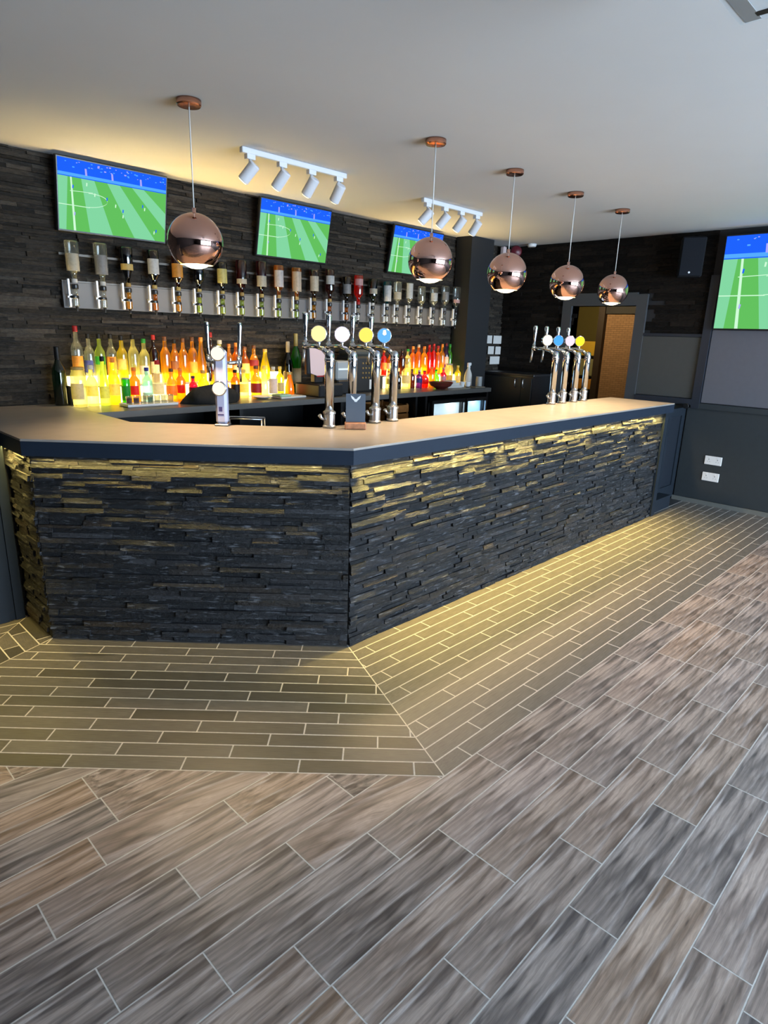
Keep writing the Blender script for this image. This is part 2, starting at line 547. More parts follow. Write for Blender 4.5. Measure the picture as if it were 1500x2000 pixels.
st = TileMesh()
SR, SL, SG = TW / 13.0, 0.455, 0.0065
def strips(origin, u, n, umin, umax, cuts, seed):
    """rows of strip tiles parallel to u, stepping out along n"""
    g = random.Random(seed)
    sh = 0.0
    for r in range(13):
        sh = (sh + g.choice((0.14, 0.17, 0.2, 0.28, 0.31))) % SL
        i0, i1 = int((umin - sh) / SL) - 1, int((umax - sh) / SL) + 1
        for i in range(i0, i1 + 1):
            a0, a1 = max(umin, sh + i * SL), min(umax, sh + (i + 1) * SL)
            if a1 - a0 < 0.02:
                continue
            t0, t1 = r * SR + SG / 2, (r + 1) * SR - SG / 2
            P = []
            for a, t in ((a0 + SG / 2, t0), (a1 - SG / 2, t0), (a1 - SG / 2, t1), (a0 + SG / 2, t1)):
                P.append((origin[0] + u[0] * a + n[0] * t, origin[1] + u[1] * a + n[1] * t))
            tint = (g.random(), g.random(), g.random()); uo = (g.uniform(0, 60), g.uniform(0, 60))
            for cs in cuts:
                q = P
                for h in cs:
                    if len(q) > 2:
                        q = clip(q, *h)
                st.add(q, origin, u, n, tint, uo)
MG = 0.0022
strips((0, YR), (1, 0), (0, -1), 1.4, XR, [[sub(dR, dM, MG)]], 3)
strips((SM, 0), (-1 / S2, 1 / S2), (-1 / S2, -1 / S2), 1.0 * S2, 5.6, [[sub(dM, dR, MG), sub(dM, dL, MG), sub(dF, dM, MG)]], 5)
strips((XS, 0), (0, 1), (-1, 0), 2.2, 3.83, [[sub(dL, dM, MG), sub(dF, dL, MG)]], 9)
strips((0, YL), (1, 0), (0, -1), XL, 1.0, [[sub(dM, dF, MG)], [sub(dF, dM), sub(dL, dF, MG)]], 11)
st.build('border_tile', m_strip, floor)
g = MB(); g.box(XL, XR, YF, YB, -0.06, -0.0004); g.build('grout', m_grout, floor)
g = MB(); g.prism([(XS + 0.2, YL + 0.3), (XS + 0.2, 3.6), (2.3, YR + 0.005), (XR - 0.02, YR + 0.005), (XR - 0.02, YB - 0.02), (XS + 0.2, YB - 0.02)], -0.0003, 0.001)
g.build('service_floor', m_vinyl, floor)

# ------------------------------------------------------------------ CEILING AND WALLS
g = MB(); g.box(XL - 0.15, XR + 0.15, YF - 0.15, YB + 0.15, HC, HC + 0.12)
struct(g.build('ceiling', m_ceil))

def stone_face(name, org, u, n, length, height, mat, seed, rows=(0.016, 0.032), lens=(0.08, 0.32), depth=0.024, hole=None, parent=None, z0=0.0):
    """split-face cladding: courses of thin stones standing out by different amounts"""
    g = random.Random(seed)
    V, F, T = [], [], []
    z = z0
    while z < z0 + height - 0.004:
        hgt = min(g.uniform(*rows), z0 + height - z)
        a = -g.uniform(0, lens[0])
        while a < length:
            L = g.uniform(*lens)
            b = min(a + L, length)
            s0 = max(a, 0.0)
            mid = ((s0 + b) / 2, z + hgt / 2)
            if b - s0 > 0.008 and not (hole and hole(*mid)):
                d = depth * (0.15 + 0.85 * g.random() ** 1.3)
                t = g.random()
                base = len(V)
                gp = 0.0008
                cz = [z + gp, z + hgt - gp]
                for (aa, zz) in ((s0 + gp, cz[0]), (b - gp, cz[0]), (b - gp, cz[1]), (s0 + gp, cz[1])):
                    V.append((org[0] + u[0] * aa, org[1] + u[1] * aa, zz))
                lean = g.uniform(0.0, min(0.009, d * 0.7))
                for q_, (aa, zz) in enumerate(((s0 + gp, cz[0]), (b - gp, cz[0]), (b - gp, cz[1]), (s0 + gp, cz[1]))):
                    dd = max(0.001, d + g.uniform(-0.003, 0.003) - (lean if q_ > 1 else 0.0))
                    V.append((org[0] + u[0] * aa + n[0] * dd, org[1] + u[1] * aa + n[1] * dd, zz + g.uniform(-0.0012, 0.0012)))
                for q in ((4, 5, 6, 7), (0, 1, 5, 4), (1, 2, 6, 5), (2, 3, 7, 6), (3, 0, 4, 7)):
                    F.append([base + i for i in q]); T.append(t)
            a += L
        z += hgt
    me = bpy.data.meshes.new(name)
    me.from_pydata(V, [], F); me.materials.append(mat)
    ca = me.color_attributes.new('tint', 'FLOAT_COLOR', 'CORNER')
    k = 0
    for f, t in zip(F, T):
        for _ in f:
            ca.data[k].color = (t, t, t, 1); k += 1
    bm = bmesh.new(); bm.from_mesh(me)
    bmesh.ops.recalc_face_normals(bm, faces=bm.faces[:])
    bm.to_mesh(me); bm.free()
    return link(name, me, parent)

g = MB(); g.box(XL - 0.15, XR + 0.15, YB, YB + 0.15, 0, HC)
wb = struct(g.build('wall_back', m_darkwall))
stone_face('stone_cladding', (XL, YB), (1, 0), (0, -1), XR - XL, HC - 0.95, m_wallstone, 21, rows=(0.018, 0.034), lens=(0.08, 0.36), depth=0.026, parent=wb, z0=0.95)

g = MB(); g.box(XL - 0.15, XL, YF, YB, 0, HC)
struct(g.build('wall_left', m_darkwall))

# front wall (behind the viewer) with its row of windows
g = MB()
g.box(XL - 0.15, XR + 0.15, YF - 0.15, YF, 0, WZ0)
g.box(XL - 0.15, XR + 0.15, YF - 0.15, YF, WZ1, HC)
xs = [XL - 0.15] + [v for w in WINS for v in w] + [XR + 0.15]
for i in range(0, len(xs), 2):
    g.box(xs[i], xs[i + 1], YF - 0.15, YF, WZ0, WZ1)
struct(g.build('wall_front', m_darkwall))
for i, (a, b) in enumerate(WINS):
    g = MB()
    f = 0.06
    g.box(a, b, YF - 0.10, YF - 0.04, WZ0, WZ0 + f); g.box(a, b, YF - 0.10, YF - 0.04, WZ1 - f, WZ1)
    g.box(a, a + f, YF - 0.10, YF - 0.04, WZ0 + f, WZ1 - f); g.box(b - f, b, YF - 0.10, YF - 0.04, WZ0 + f, WZ1 - f)
    g.box((a + b) / 2 - 0.025, (a + b) / 2 + 0.025, YF - 0.10, YF - 0.04, WZ0 + f, WZ1 - f)
    w = struct(g.build('window_%d' % (i + 1), m_black))
    g = MB(); g.box(a + f, b - f, YF - 0.074, YF - 0.068, WZ0 + f, WZ1 - f)
    g.build('pane', m_pane, w)

# right wall with the doorway
DY0, DY1, DZ = 3.10, 3.87, 2.03
g = MB()
g.box(XR, XR + 0.15, YF, DY0, 0, HC)
g.box(XR, XR + 0.15, DY1, YB, 0, HC)
g.box(XR, XR + 0.15, DY0, DY1, DZ, HC)
wr = struct(g.build('wall_right', m_darkwall))
def side_hole(a, z):
    y = YB - a
    if DY0 - 0.13 < y < DY1 + 0.13 and z < DZ + 0.14:
        return True
    if y < 3.05 and z < 1.74:
        return True
    return False
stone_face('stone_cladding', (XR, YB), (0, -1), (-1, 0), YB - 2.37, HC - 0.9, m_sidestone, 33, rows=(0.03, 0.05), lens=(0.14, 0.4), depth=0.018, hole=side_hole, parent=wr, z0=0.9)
# door casing
g = MB()
cw = 0.115
g.box(XR - 0.035, XR + 0.15, DY0 - cw, DY0, 0, DZ + cw)
g.box(XR - 0.035, XR + 0.15, DY1, DY1 + cw, 0, DZ + cw)
g.box(XR - 0.035, XR + 0.15, DY0, DY1, DZ, DZ + cw + 0.02)
struct(g.build('door_1', plain('grey door casing', (0.055, 0.058, 0.062), 0.5)))
# panelling of the right wall
g = MB(); g.box(XR - 0.012, XR, 2.42, DY0 - cw, 0.0, 1.03); g.box(XR - 0.018, XR, 2.30, 2.405, 0.0, 1.0)
g.box(XR - 0.018, XR, YF, 2.30, 0.05, 1.0)
g.build('lower_panel', m_dado, wr)
g = MB(); g.bbox(XR - 0.020, XR, 2.375, 3.0 - 0.005, 1.095, 1.715, 0.004); g.build('upper_panel', m_panel, wr)
g = MB(); g.bbox(XR - 0.024, XR, -2.0, 2.285, 1.062, 1.79, 0.004); g.build('upper_panel', m_panel2, wr)
g = MB()
g.box(XR - 0.045, XR, 2.29, 2.37, 1.0, HC - 0.42)
g.box(XR - 0.045, XR, 2.37, DY0 - cw, 1.03, 1.09)
g.box(XR - 0.032, XR, 2.37, DY0 - cw, 1.717, 1.745)
g.build('panel_frame', plain('dark navy trim', (0.016, 0.020, 0.030), 0.5), wr)
g = MB(); g.box(XR - 0.040, XR, YF, 2.29, 1.0, 1.055); g.build('dado_rail', m_dado, wr)
g = MB(); g.box(XR - 0.03, XR, YF, 2.42, 0.0, 0.045); struct(g.build('baseboard_right', m_skirt))

# pillar at the end of the back bar
g = MB(); g.box(6.0, 6.42, 4.62, YB - 0.03, 0, HC)
struct(g.build('trim_1', plain('charcoal pillar', (0.008, 0.0085, 0.010), 0.6)))

# corridor behind the doorway
m_olive = plain('olive wall', (0.12, 0.105, 0.03), 0.8)
m_brick = brick_mat('tan brick', (0.26, 0.155, 0.085), (0.22, 0.13, 0.07), (0.10, 0.065, 0.04), 9.0)
g = MB(); g.box(8.6, 8.7, 2.4, 4.20, 0, 2.01); g.box(8.55, 8.7, 2.4, 4.20, 2.01, 2.32, 1)
struct(g.build('wall_corridor', [m_brick, m_darkwall]))
g = MB(); g.box(9.3, 9.4, 4.2, 5.6, 0, 2.32); g.box(8.7, 9.4, 4.12, 4.18, 0, 2.32)
g.box(7.18, 9.4, 5.6, 5.7, 0, 2.32); g.box(7.18, 8.7, 2.3, 2.4, 0, 2.32)
g.box(7.18, 7.2, 4.0, 5.6, 0, 2.32); g.box(7.18, 7.2, 2.4, 2.98, 0, 2.32)
struct(g.build('wall_storeroom', m_olive))
g = MB(); g.box(7.18, 9.4, 2.3, 5.7, 2.32, 2.4); struct(g.build('ceiling_corridor', m_darkwall))
g = MB(); g.box(XR, 9.4, 2.3, 5.7, -0.06, -0.0005); struct(g.build('floor_corridor', m_vinyl))
g = MB(); g.box(8.52, 8.6, 4.20, 4.29, 0, 2.1); struct(g.build('trim_2', plain('dark brown post', (0.016, 0.008, 0.005), 0.6)))
sp = bpy.data.lights.new('corridor_lamp_light', 'POINT'); sp.energy = P_CORRIDOR; sp.color = (1, 0.72, 0.36); sp.shadow_soft_size = 0.08
link('corridor_lamp_light', sp).location = (7.6, 4.1, 2.2)
sh = thing('storage_rack', 'dark metal rack in the lit storeroom seen through the doorway', 'rack', (8.95, 4.75, 0))
for z in (0.955, 1.15, 1.435):
    g = MB(); g.box(-0.2, 0.2, -0.42, 0.42, z - 0.02, z); g.build('shelf', m_black, sh)
for sx, sy in ((-1, -1), (1, -1), (1, 1), (-1, 1)):
    g = MB(); g.box(sx * 0.2 - 0.012, sx * 0.2 + 0.012, sy * 0.42 - 0.012, sy * 0.42 + 0.012, 0, 1.72); g.build('upright', m_black, sh)
for nm, lab, y0, y1, z, hh, c in (
        ('storage_box', 'yellow box on the topmost shelf of the storeroom rack', 4.36, 5.05, 1.435, 0.20, (0.55, 0.36, 0.03)),
        ('storage_box', 'grey green box on the middle shelf of the storeroom rack', 4.36, 5.05, 1.15, 0.24, (0.20, 0.20, 0.10)),
        ('storage_box', 'orange brown box on the lowest shelf of the storeroom rack', 4.36, 5.05, 0.955, 0.15, (0.42, 0.19, 0.02))):
    g = MB(); g.bbox(8.76, 9.13, y0, y1, z, z + hh, 0.008)
    g.box(8.757, 8.76, (y0 + y1) / 2 - 0.03, (y0 + y1) / 2 + 0.03, z + hh * 0.55, z + hh * 0.8, 1)
    tag(g.build(nm, [plain(lab[:12], c, 0.6), m_black]), lab, 'box', 'boxes on the storeroom rack')

# ------------------------------------------------------------------ BAR COUNTER
bar = thing('bar_counter', 'long angled bar with grey worktop and dark split slate front', 'bar counter')
X_END = 6.22
top = [(XL + 0.01, 3.78), (0.92, 3.78), (0.92, 3.418), (2.083, 2.255), (X_END, 2.255), (X_END, 2.90), (2.40, 2.90), (1.60, 3.70), (1.60, YB - 0.028), (XL + 0.01, YB - 0.028)]
g = MB(); g.prism(top, Z1 - 0.012, Z1); g.build('worktop', m_top, bar, bevel=0.002)
g = MB(); g.prism(top, Z0, Z1 - 0.012); g.build('worktop_edge', m_navyedge, bar)
XE = 6.07
body = [(XS + 0.0, YL), (XS, SM - XS), (SM - YR, YR), (XE, YR), (XE, YR + 0.12), (2.32, YR + 0.12), (XS + 0.12, 3.60), (XS + 0.12, YL + 0.12), (XL + 0.02, YL + 0.12), (XL + 0.02, YL)]
g = MB(); g.prism(body, 0.0015, Z0); g.build('carcass', m_black, bar)
e = 0.0005
stone_face('stone_cladding', (SM - YR, YR - e), (1, 0), (0, -1), XE - (SM - YR), Z0 - 0.004, m_slate, 41, parent=bar, z0=0.002)
LM = (SM - YR - XS) * S2
stone_face('stone_cladding', (XS - e, SM - XS - e), (1 / S2, -1 / S2), (-1 / S2, -1 / S2), LM, Z0 - 0.004, m_slate, 42, lens=(0.12, 0.42), parent=bar, z0=0.002)
stone_face('stone_cladding', (XS - e, YL), (0, -1), (-1, 0), YL - (SM - XS), Z0 - 0.004, m_slate, 43, parent=bar, z0=0.002)
stone_face('stone_cladding', (XL + 0.02, YL - e), (1, 0), (0, -1), 0.78 - XL, Z0 - 0.004, m_slate, 44, parent=bar, z0=0.002)
# framed panel beside the inner corner (far stretch)
g = MB(); yy = YL
g.box(0.795, 0.935, yy - 0.022, yy, 0.002, Z0 - 0.002)
g.box(0.80, 0.85, yy - 0.036, yy - 0.022, 0.002, Z0 - 0.002); g.box(0.885, 0.932, yy - 0.036, yy - 0.022, 0.002, Z0 - 0.002)
g.box(-0.2, 0.80, yy - 0.036, yy - 0.02, 0.002, 0.055)
g.build('end_frame', m_navy, bar)
# end panel at the long side
g = MB()
g.box(XE, X_END - 0.03, YR - 0.02, YR + 0.58, 0.002, Z0)
g.box(XE + 0.004, XE + 0.05, YR - 0.034, YR - 0.02, 0.002, Z0 - 0.002)
g.build('end_panel', m_navy, bar)
# led strips under the worktop
g = MB(); g.box(SM - YR + 0.02, XE, YR - 0.036, YR - 0.028, Z0 - 0.002, Z0 - 0.0004)
g.build('led_strip', m_led, bar)
for (cx, cy, L, rz, pw, spr) in (((SM - YR + XE) / 2, YR - 0.033, XE - (SM - YR) - 0.05, 0.0, P_LED[0], 95),
                        ((XS + SM - YR) / 2 - 0.0225, (SM - XS + YR) / 2 - 0.0225, LM - 0.04, -PI / 4, P_LED[1], 130),
                        (XS - 0.033, (YL + SM - XS) / 2, YL - (SM - XS) - 0.04, PI / 2, P_LED[2], 130),
                        (0.0, YL - 0.04, 1.7, 0.0, P_LED[3], 130)):
    area('bar_led_light', (cx, cy, Z0 - 0.004), L, 0.008, pw * L, LEDC, (0, 0, rz), spread=R_(spr))

# hatch between the bar end and the right wall
ht = thing('bar_hatch', 'dark navy framed hatch door between bar end and right wall', 'hatch', (6.2, 2.42, 0))
g = MB(); g.box(0.01, 0.81, 0.012, 0.03, 0.06, 0.98); g.build('door_leaf', plain('hatch panel', (0.008, 0.012, 0.019), 0.45), ht)
g = MB()
g.box(0.0, 0.09, 0, 0.035, 0.03, 1.0); g.box(0.73, 0.818, 0, 0.035, 0.03, 1.0)
g.box(0.09, 0.73, 0, 0.035, 0.92, 1.0); g.box(0.09, 0.73, 0, 0.035, 0.03, 0.17)
g.box(0.38, 0.43, 0.002, 0.03, 0.17, 0.92)
g.build('door_frame', m_navy, ht)
g = MB(); g.box(0.0, 0.42, -0.12, -0.001, 0.002, 0.13); g.build('plinth', m_navy, ht)

hk = MB(); hk.cyl((XR - 0.045, 2.40, 1.02), (XR - 0.085, 2.40, 1.02), 0.018); hk.cyl((XR - 0.085, 2.40, 1.02), (XR - 0.10, 2.40, 1.02), 0.028)
tag(hk.build('coat_hook', m_black), 'small round black coat hook on the wall trim behind the bar hatch', 'hook')

# ------------------------------------------------------------------ BACK BAR
bb = thing('back_counter', 'dark back worktop along the stone wall carrying the lit bottles', 'counter')
YBF = 4.21
g = MB(); g.box(1.602, 5.995, YBF, YB - 0.03, 1.055, Z1 - 0.001); g.build('worktop', m_backtop, bb, bevel=0.002)
g = MB()
g.box(1.65, 5.98, YB - 0.08, YB - 0.035, 0.002, 1.055)
for x in (1.66, 2.7, 3.75, 4.75, 4.9, 5.955):
    g.box(x, x + 0.03, YBF + 0.03, YB - 0.08, 0.002, 1.055)
g.box(1.66, 4.9, YBF + 0.05, YB - 0.08, 0.70, 0.72)
g.build('carcass', m_black, bb)
for a, b in ((1.66, 3.55), (4.30, 5.97)):
    pass
# bottle steps
def step(x0, x1, lab):
    s = thing('bottle_step', lab, 'bottle step', ((x0 + x1) / 2, 4.75, Z1), group='lit steps under the rear bottles')
    w = (x1 - x0) / 2
    g = MB(); g.box(-w, w, -0.075, 0.075, 0.118, 0.13); g.build('tread', m_white, s)
    g = MB(); g.box(-w, w, -0.074, -0.066, 0.004, 0.118); g.build('riser', m_step, s)
    g = MB(); g.box(-w, w, 0.066, 0.076, 0.13, 0.19); g.build('led_strip', m_bstrip, s)
    g = MB(); g.box(-w, -w + 0.006, -0.066, 0.066, 0, 0.118); g.build('side', m_white, s)
    g = MB(); g.box(w - 0.006, w, -0.066, 0.066, 0, 0.118); g.build('side', m_white, s)
    area('bottle_uplight', ((x0 + x1) / 2, 4.685, Z1 + 0.134), x1 - x0 - 0.1, 0.012, P_BOTTLE_UP * (x1 - x0), (1.0, 0.70, 0.26), (PI, 0, 0), spread=R_(100))
step(1.63, 3.50, 'glowing bottle step on the back counter before the till')
step(4.72, 5.93, 'glowing bottle step on the back counter beside the pillar')

# bottle fridges under the back counter
m_fr1 = emit('lit fridge interior', (0.62, 0.86, 1.0), 3.0)
m_fr2 = emit('lit fridge interior blue', (0.30, 0.62, 1.0), 3.0)
for i, (x0, x1, mm, lab) in enumerate(((5.0, 5.56, m_fr1, 'pale lit bottle fridge under the back counter, nearer the till'),
                                       (5.575, 5.95, m_fr2, 'blue lit bottle fridge under the back counter beside the pillar'))):
    f = thing('bottle_fridge', lab, 'fridge', ((x0 + x1) / 2, YBF + 0.32, 0), group='bottle fridges under the back counter')
    w = (x1 - x0) / 2
    g = MB(); g.box(-w, w, 0.225, 0.24, 0.1, 1.0, 0); g.box(-w, -w + 0.02, -0.25, 0.225, 0.1, 1.0); g.box(w - 0.02, w, -0.25, 0.225, 0.1, 1.0)
    g.box(-w, w, -0.25, 0.24, 0.98, 1.0); g.box(-w, w, -0.25, 0.24, 0.002, 0.1); g.build('cabinet', m_black, f)
    g = MB(); g.box(-w + 0.0205, -w + 0.024, -0.24, 0.209, 0.102, 0.978); g.box(w - 0.024, w - 0.0205, -0.24, 0.209, 0.102, 0.978); g.box(-w + 0.024, w - 0.024, -0.24, 0.209, 0.1005, 0.104); g.build('liner', m_white, f)
    area('fridge_light', ((x0 + x1) / 2, YBF + 0.20, 0.972), x1 - x0 - 0.1, 0.03, 2.2, ((0.75, 0.92, 1.0), (0.35, 0.66, 1.0))[i], (0, 0, 0))
    g = MB(); g.box(-w + 0.03, w - 0.03, 0.21, 0.224, 0.12, 0.96); g.build('light_panel', mm, f)
    g = MB()
    g.box(-w, -w + 0.03, -0.30, -0.26, 0.1, 1.0); g.box(w - 0.06, w, -0.30, -0.26, 0.1, 1.0)
    g.box(-w + 0.03, w - 0.06, -0.30, -0.26, 0.965, 1.0); g.box(-w + 0.03, w - 0.06, -0.30, -0.26, 0.1, 0.15)
    d = g.build('door', m_black, f)
    g = MB(); g.box(w - 0.05, w - 0.03, -0.325, -0.30, 0.6, 0.96); g.build('handle', m_steel, d)
    g = MB(); g.box(-w + 0.03, w - 0.06, -0.285, -0.278, 0.15, 0.965); g.build('pane', m_pane, d)
    for z in (0.52, 0.78):
        g = MB()
        for k in range(7):
            y = -0.22 + k * 0.07
            g.box(-w + 0.022, w - 0.022, y, y + 0.006, z, z + 0.006)
        g.box(-w + 0.022, -w + 0.03, -0.22, 0.205, z - 0.004, z); g.box(w - 0.03, w - 0.022, -0.22, 0.205, z - 0.004, z)
        g.build('wire_shelf', m_white, f)

# orange crate on the under-shelf
cr = thing('crate', 'orange brown crate on the shelf under the back counter', 'crate', (4.56, 4.50, 0.72))
g = MB()
for k in range(3):
    z = 0.01 + k * 0.085
    g.box(-0.17, 0.17, -0.20, -0.185, z, z + 0.07); g.box(-0.17, 0.17, 0.185, 0.20, z, z + 0.07)
    g.box(-0.17, -0.155, -0.2, 0.2, z, z + 0.07); g.box(0.155, 0.17, -0.2, 0.2, z, z + 0.07)
g.box(-0.17, 0.17, -0.2, 0.2, 0.0, 0.012)
g.build('slats', plain('orange brown wood', (0.35, 0.14, 0.03), 0.6, noise=0.2), cr)
g = MB()
for sx in (-1, 1):
    for sy in (-1, 1):
        g.box(sx * 0.15 - 0.012, sx * 0.15 + 0.012, sy * 0.178 - 0.01, sy * 0.178 + 0.01, 0.0, 0.262)
g.build('corner_post', plain('darker orange wood', (0.22, 0.09, 0.02), 0.6), cr)

# dark cupboards against the right wall
cb = thing('cupboard', 'low black double cupboard against the wall below the papers', 'cupboard', (6.78, 4.28, 0))
g = MB(); g.box(-0.23, 0.20, -0.26, 0.54, 0.002, 1.22); g.build('body', m_black, cb)
g = MB(); g.bbox(-0.25, 0.20, -0.28, 0.55, 1.22, 1.245, 0.004); g.build('top', plain('black laminate', (0.014, 0.014, 0.016), 0.4), cb)
for y0, y1, hy in ((-0.25, -0.118, -0.15), (-0.112, 0.53, -0.04)):
    g = MB(); g.box(-0.248, -0.23, y0, y1, 0.08, 1.20)
    d = g.build('door', plain('black cupboard door', (0.011, 0.012, 0.013), 0.45), cb)
    g = MB(); g.tube([(-0.248, hy, 1.085), (-0.275, hy, 1.095), (-0.275, hy, 1.175), (-0.248, hy, 1.185)], 0.006); g.build('handle', m_steel, d)

# ------------------------------------------------------------------ PENDANTS
for i, (x, y, Rr, lab) in enumerate((
        (1.795, 3.182, 0.140, 'copper globe pendant hanging over the diagonal bar front, the nearest lamp'),
        (3.046, 2.650, 0.133, 'copper globe pendant hanging in front of the third screen'),
        (3.894, 2.677, 0.136, 'copper globe pendant with the red alarm bell just behind it'),
        (4.736, 2.685, 0.134, 'copper globe pendant, second from the doorway end of the row'),
        (5.546, 2.686, 0.133, 'copper globe pendant closest to the doorway and bar hatch'))):
    p = thing('pendant_lamp', lab, 'pendant lamp', (x, y, HC), group='copper globe pendants over the bar')
    g = MB(); g.lathe([(0.03, -0.033), (0.055, -0.030), (0.060, -0.024), (0.060, -0.001)], seg=32); g.build('ceiling_rose', m_copperrose, p)
    zc = 2.08 - HC
    g = MB(); g.cyl((0, 0, -0.03), (0, 0, zc + Rr + 0.012), 0.0032, seg=8); g.build('cord', m_cord, p)
    prof = []
    n = 26
    t1 = math.acos(-0.80)
    for k in range(n + 1):
        t = 0.06 + (t1 - 0.06) * k / n
        prof.append((Rr * math.sin(t), zc + Rr * math.cos(t)))
    g = MB(); g.lathe([(0.010, zc + Rr + 0.022), (0.010, zc + Rr - 0.002)] + prof, seg=48, cap1=False)
    g.build('shade', m_copper, p)
    ri = Rr - 0.004
    g = MB(); g.lathe([(prof[-1][0], prof[-1][1])] + [(ri * math.sin(t1 - (t1 - 0.1) * k / 14), zc + ri * math.cos(t1 - (t1 - 0.1) * k / 14)) for k in range(15)], seg=40, cap0=False)
    g.build('shade_lining', m_inner, p)
    zb = zc - 0.80 * Rr - 0.006
    g = MB(); g.lathe([(0.012, zb + 0.10), (0.016, zb + 0.07), (0.045, zb + 0.045), (0.060, zb + 0.02), (0.055, zb), (0.03, zb - 0.010), (0.004, zb - 0.013)], seg=28)
    g.build('bulb', m_bulb, p)
    spot('pendant_light', (x, y, HC + zb - 0.035), (x, y, 0), P_PENDANT, WARM, R_(112), 0.5, 0.05)

# ------------------------------------------------------------------ TRACK LIGHTS
for x0, x1, y, lab in ((2.44, 3.24, 3.675, 'white four-spot ceiling track between the first and second screens'),
                       (4.21, 4.95, 3.75, 'white four-spot ceiling track near the third screen')):
    t = thing('track_light', lab, 'track light', (x0, y, HC), group='white ceiling tracks above the bar')
    L = x1 - x0
    g = MB(); g.bbox(-0.03, L + 0.03, -0.018, 0.018, -0.034, -0.001, 0.004); g.build('rail', m_trackwhite, t)
    for k in range(4):
        hx = 0.035 + (L - 0.07) * k / 3
        g = MB(); g.box(hx - 0.03, hx + 0.03, -0.016, 0.016, -0.062, -0.034); g.cyl((hx, 0, -0.06), (hx, 0, -0.095), 0.009)
        ar = g.build('bracket', m_trackwhite, t)
        a = R_(38)
        ax = Vector((-0.42 + 0.13 * k, math.sin(a), -math.cos(a))).normalized()
        c = Vector((hx, 0, -0.125)) + ax * 0.012
        g = MB(); g.lathe([(0.030, -0.062), (0.036, -0.055), (0.036, 0.060), (0.032, 0.064)], c, ax, 24)
        hd = g.build('spot_head', m_trackwhite, t)
        g = MB(); g.lathe([(0.029, 0.0645), (0.027, 0.067)], c, ax, 20); g.build('lens', m_trackface, hd)
        wc = Vector((x0, y, HC)) + c + ax * 0.07
        spot('track_spot_light', wc, wc + ax * 2, P_TRACK, (1, 0.74, 0.42), R_(60), 0.6, 0.03)

# ------------------------------------------------------------------ TELEVISIONS
def tv(name, lab, width, height, place, wide=1.0):
    """screen in local x (width) and z (height), facing -y; place sets the matrix"""
    t = thing(name, lab, 'television', group='screens showing a football match')
    w, h = width / 2, height / 2
    bz = 0.012
    g = MB(); g.bbox(-w, w, 0.0, 0.035, -h, h, 0.006); g.bbox(-w * 0.7, w * 0.7, 0.035, 0.06, -h * 0.7, h * 0.5, 0.01); g.build('casing', m_black, t)
    g = MB()
    x0, x1, z0, z1 = -w + bz, w - bz, -h + bz * 1.3, h - bz
    Wd, Hd = x1 - x0, z1 - z0
    def U(u, v, d):
        return (x0 + u * Wd, -0.0006 - d * 0.00035, z0 + v * Hd)
    def q(pts, mi, d):
        g.poly([U(max(0, min(1, u)), max(0, min(1, v)), d) for u, v in pts], mi)
    vb = 0.755
    q([(0, 0), (1, 0), (1, 1), (0, 1)], 0, 0)
    # mown stripes running away to the upper left
    nst = 7
    for k in range(nst):
        if k % 2:
            continue
        a0, a1 = -0.15 + k * 0.21, -0.15 + (k + 1) * 0.21
        b0, b1 = a0 * 0.55 + 0.05, a1 * 0.55 + 0.05
        P = [(a0, 0), (a1, 0), (b1, vb), (b0, vb)]
        P = clip(clip([tuple(p) for p in P], 1, 0, 0), -1, 0, 1)
        if len(P) > 2:
            q(P, 1, 1)
    # stand, boards and crowd
    q([(0, vb), (1, vb), (1, 1), (0, 1)], 2, 1)
    q([(0, vb + 0.012), (1, vb + 0.012), (1, vb + 0.055), (0, vb + 0.055)], 4, 2)
    rg = random.Random(5)
    for k in range(70):
        u, v = rg.uniform(0, 0.985), rg.uniform(vb + 0.13, 0.97)
        s = rg.uniform(0.008, 0.02)
        q([(u, v), (u + s, v), (u + s, v + s * 0.9), (u, v + s * 0.9)], rg.choice((4, 4, 2, 5)), 3)
    for u in (0.235, 0.47, 0.74):
        q([(u, vb + 0.05), (u + 0.018, vb + 0.05), (u + 0.012, 0.9), (u - 0.004, 0.9)], 5, 3)
    # pitch markings
    q([(0.125, 0), (0.145, 0), (0.118, vb), (0.104, vb)], 3, 2)
    pr = None
    for k in range(17):
        t_ = -PI / 2 + PI * k / 16
        p = (0.26 + 0.17 * math.cos(t_), 0.46 + 0.10 * math.sin(t_) + 0.02 * math.cos(t_))
        if pr:
            q([(pr[0], pr[1]), (p[0], p[1]), (p[0] + 0.002, p[1] + 0.009), (pr[0] + 0.002, pr[1] + 0.009)], 3, 2)
        pr = p
    q([(0, 0.355), (0.27, 0.355), (0.27, 0.366), (0, 0.366)], 3, 2)
    q([(0.1, 0.557), (0.3, 0.575), (0.3, 0.582), (0.1, 0.566)], 3, 2)
    for u, v, mi in ((0.12, 0.60, 2), (0.13, 0.22, 5), (0.31, 0.53, 3), (0.42, 0.50, 2), (0.5, 0.42, 3), (0.57, 0.36, 2), (0.57, 0.28, 3), (0.76, 0.48, 2), (0.78, 0.44, 3), (0.24, 0.66, 3), (0.88, 0.10, 3), (0.9, 0.13, 2)):
        q([(u, v), (u + 0.010, v), (u + 0.013, v + 0.045), (u + 0.002, v + 0.05)], mi, 4)
    g.build('screen', [m_s0, m_s1, m_s2, m_s3, m_s4, m_s5], t)
    t.matrix_world = place
    return t
m_s0 = emit('screen pitch green', (0.11, 0.47, 0.10), E_TV)
m_s1 = emit('screen pitch pale green', (0.20, 0.60, 0.32), E_TV)
m_s2 = emit('screen stand blue', (0.012, 0.11, 0.86), E_TV)
m_s3 = emit('screen line white', (0.55, 0.85, 0.60), E_TV)
m_s4 = emit('screen board blue', (0.08, 0.36, 0.95), E_TV)
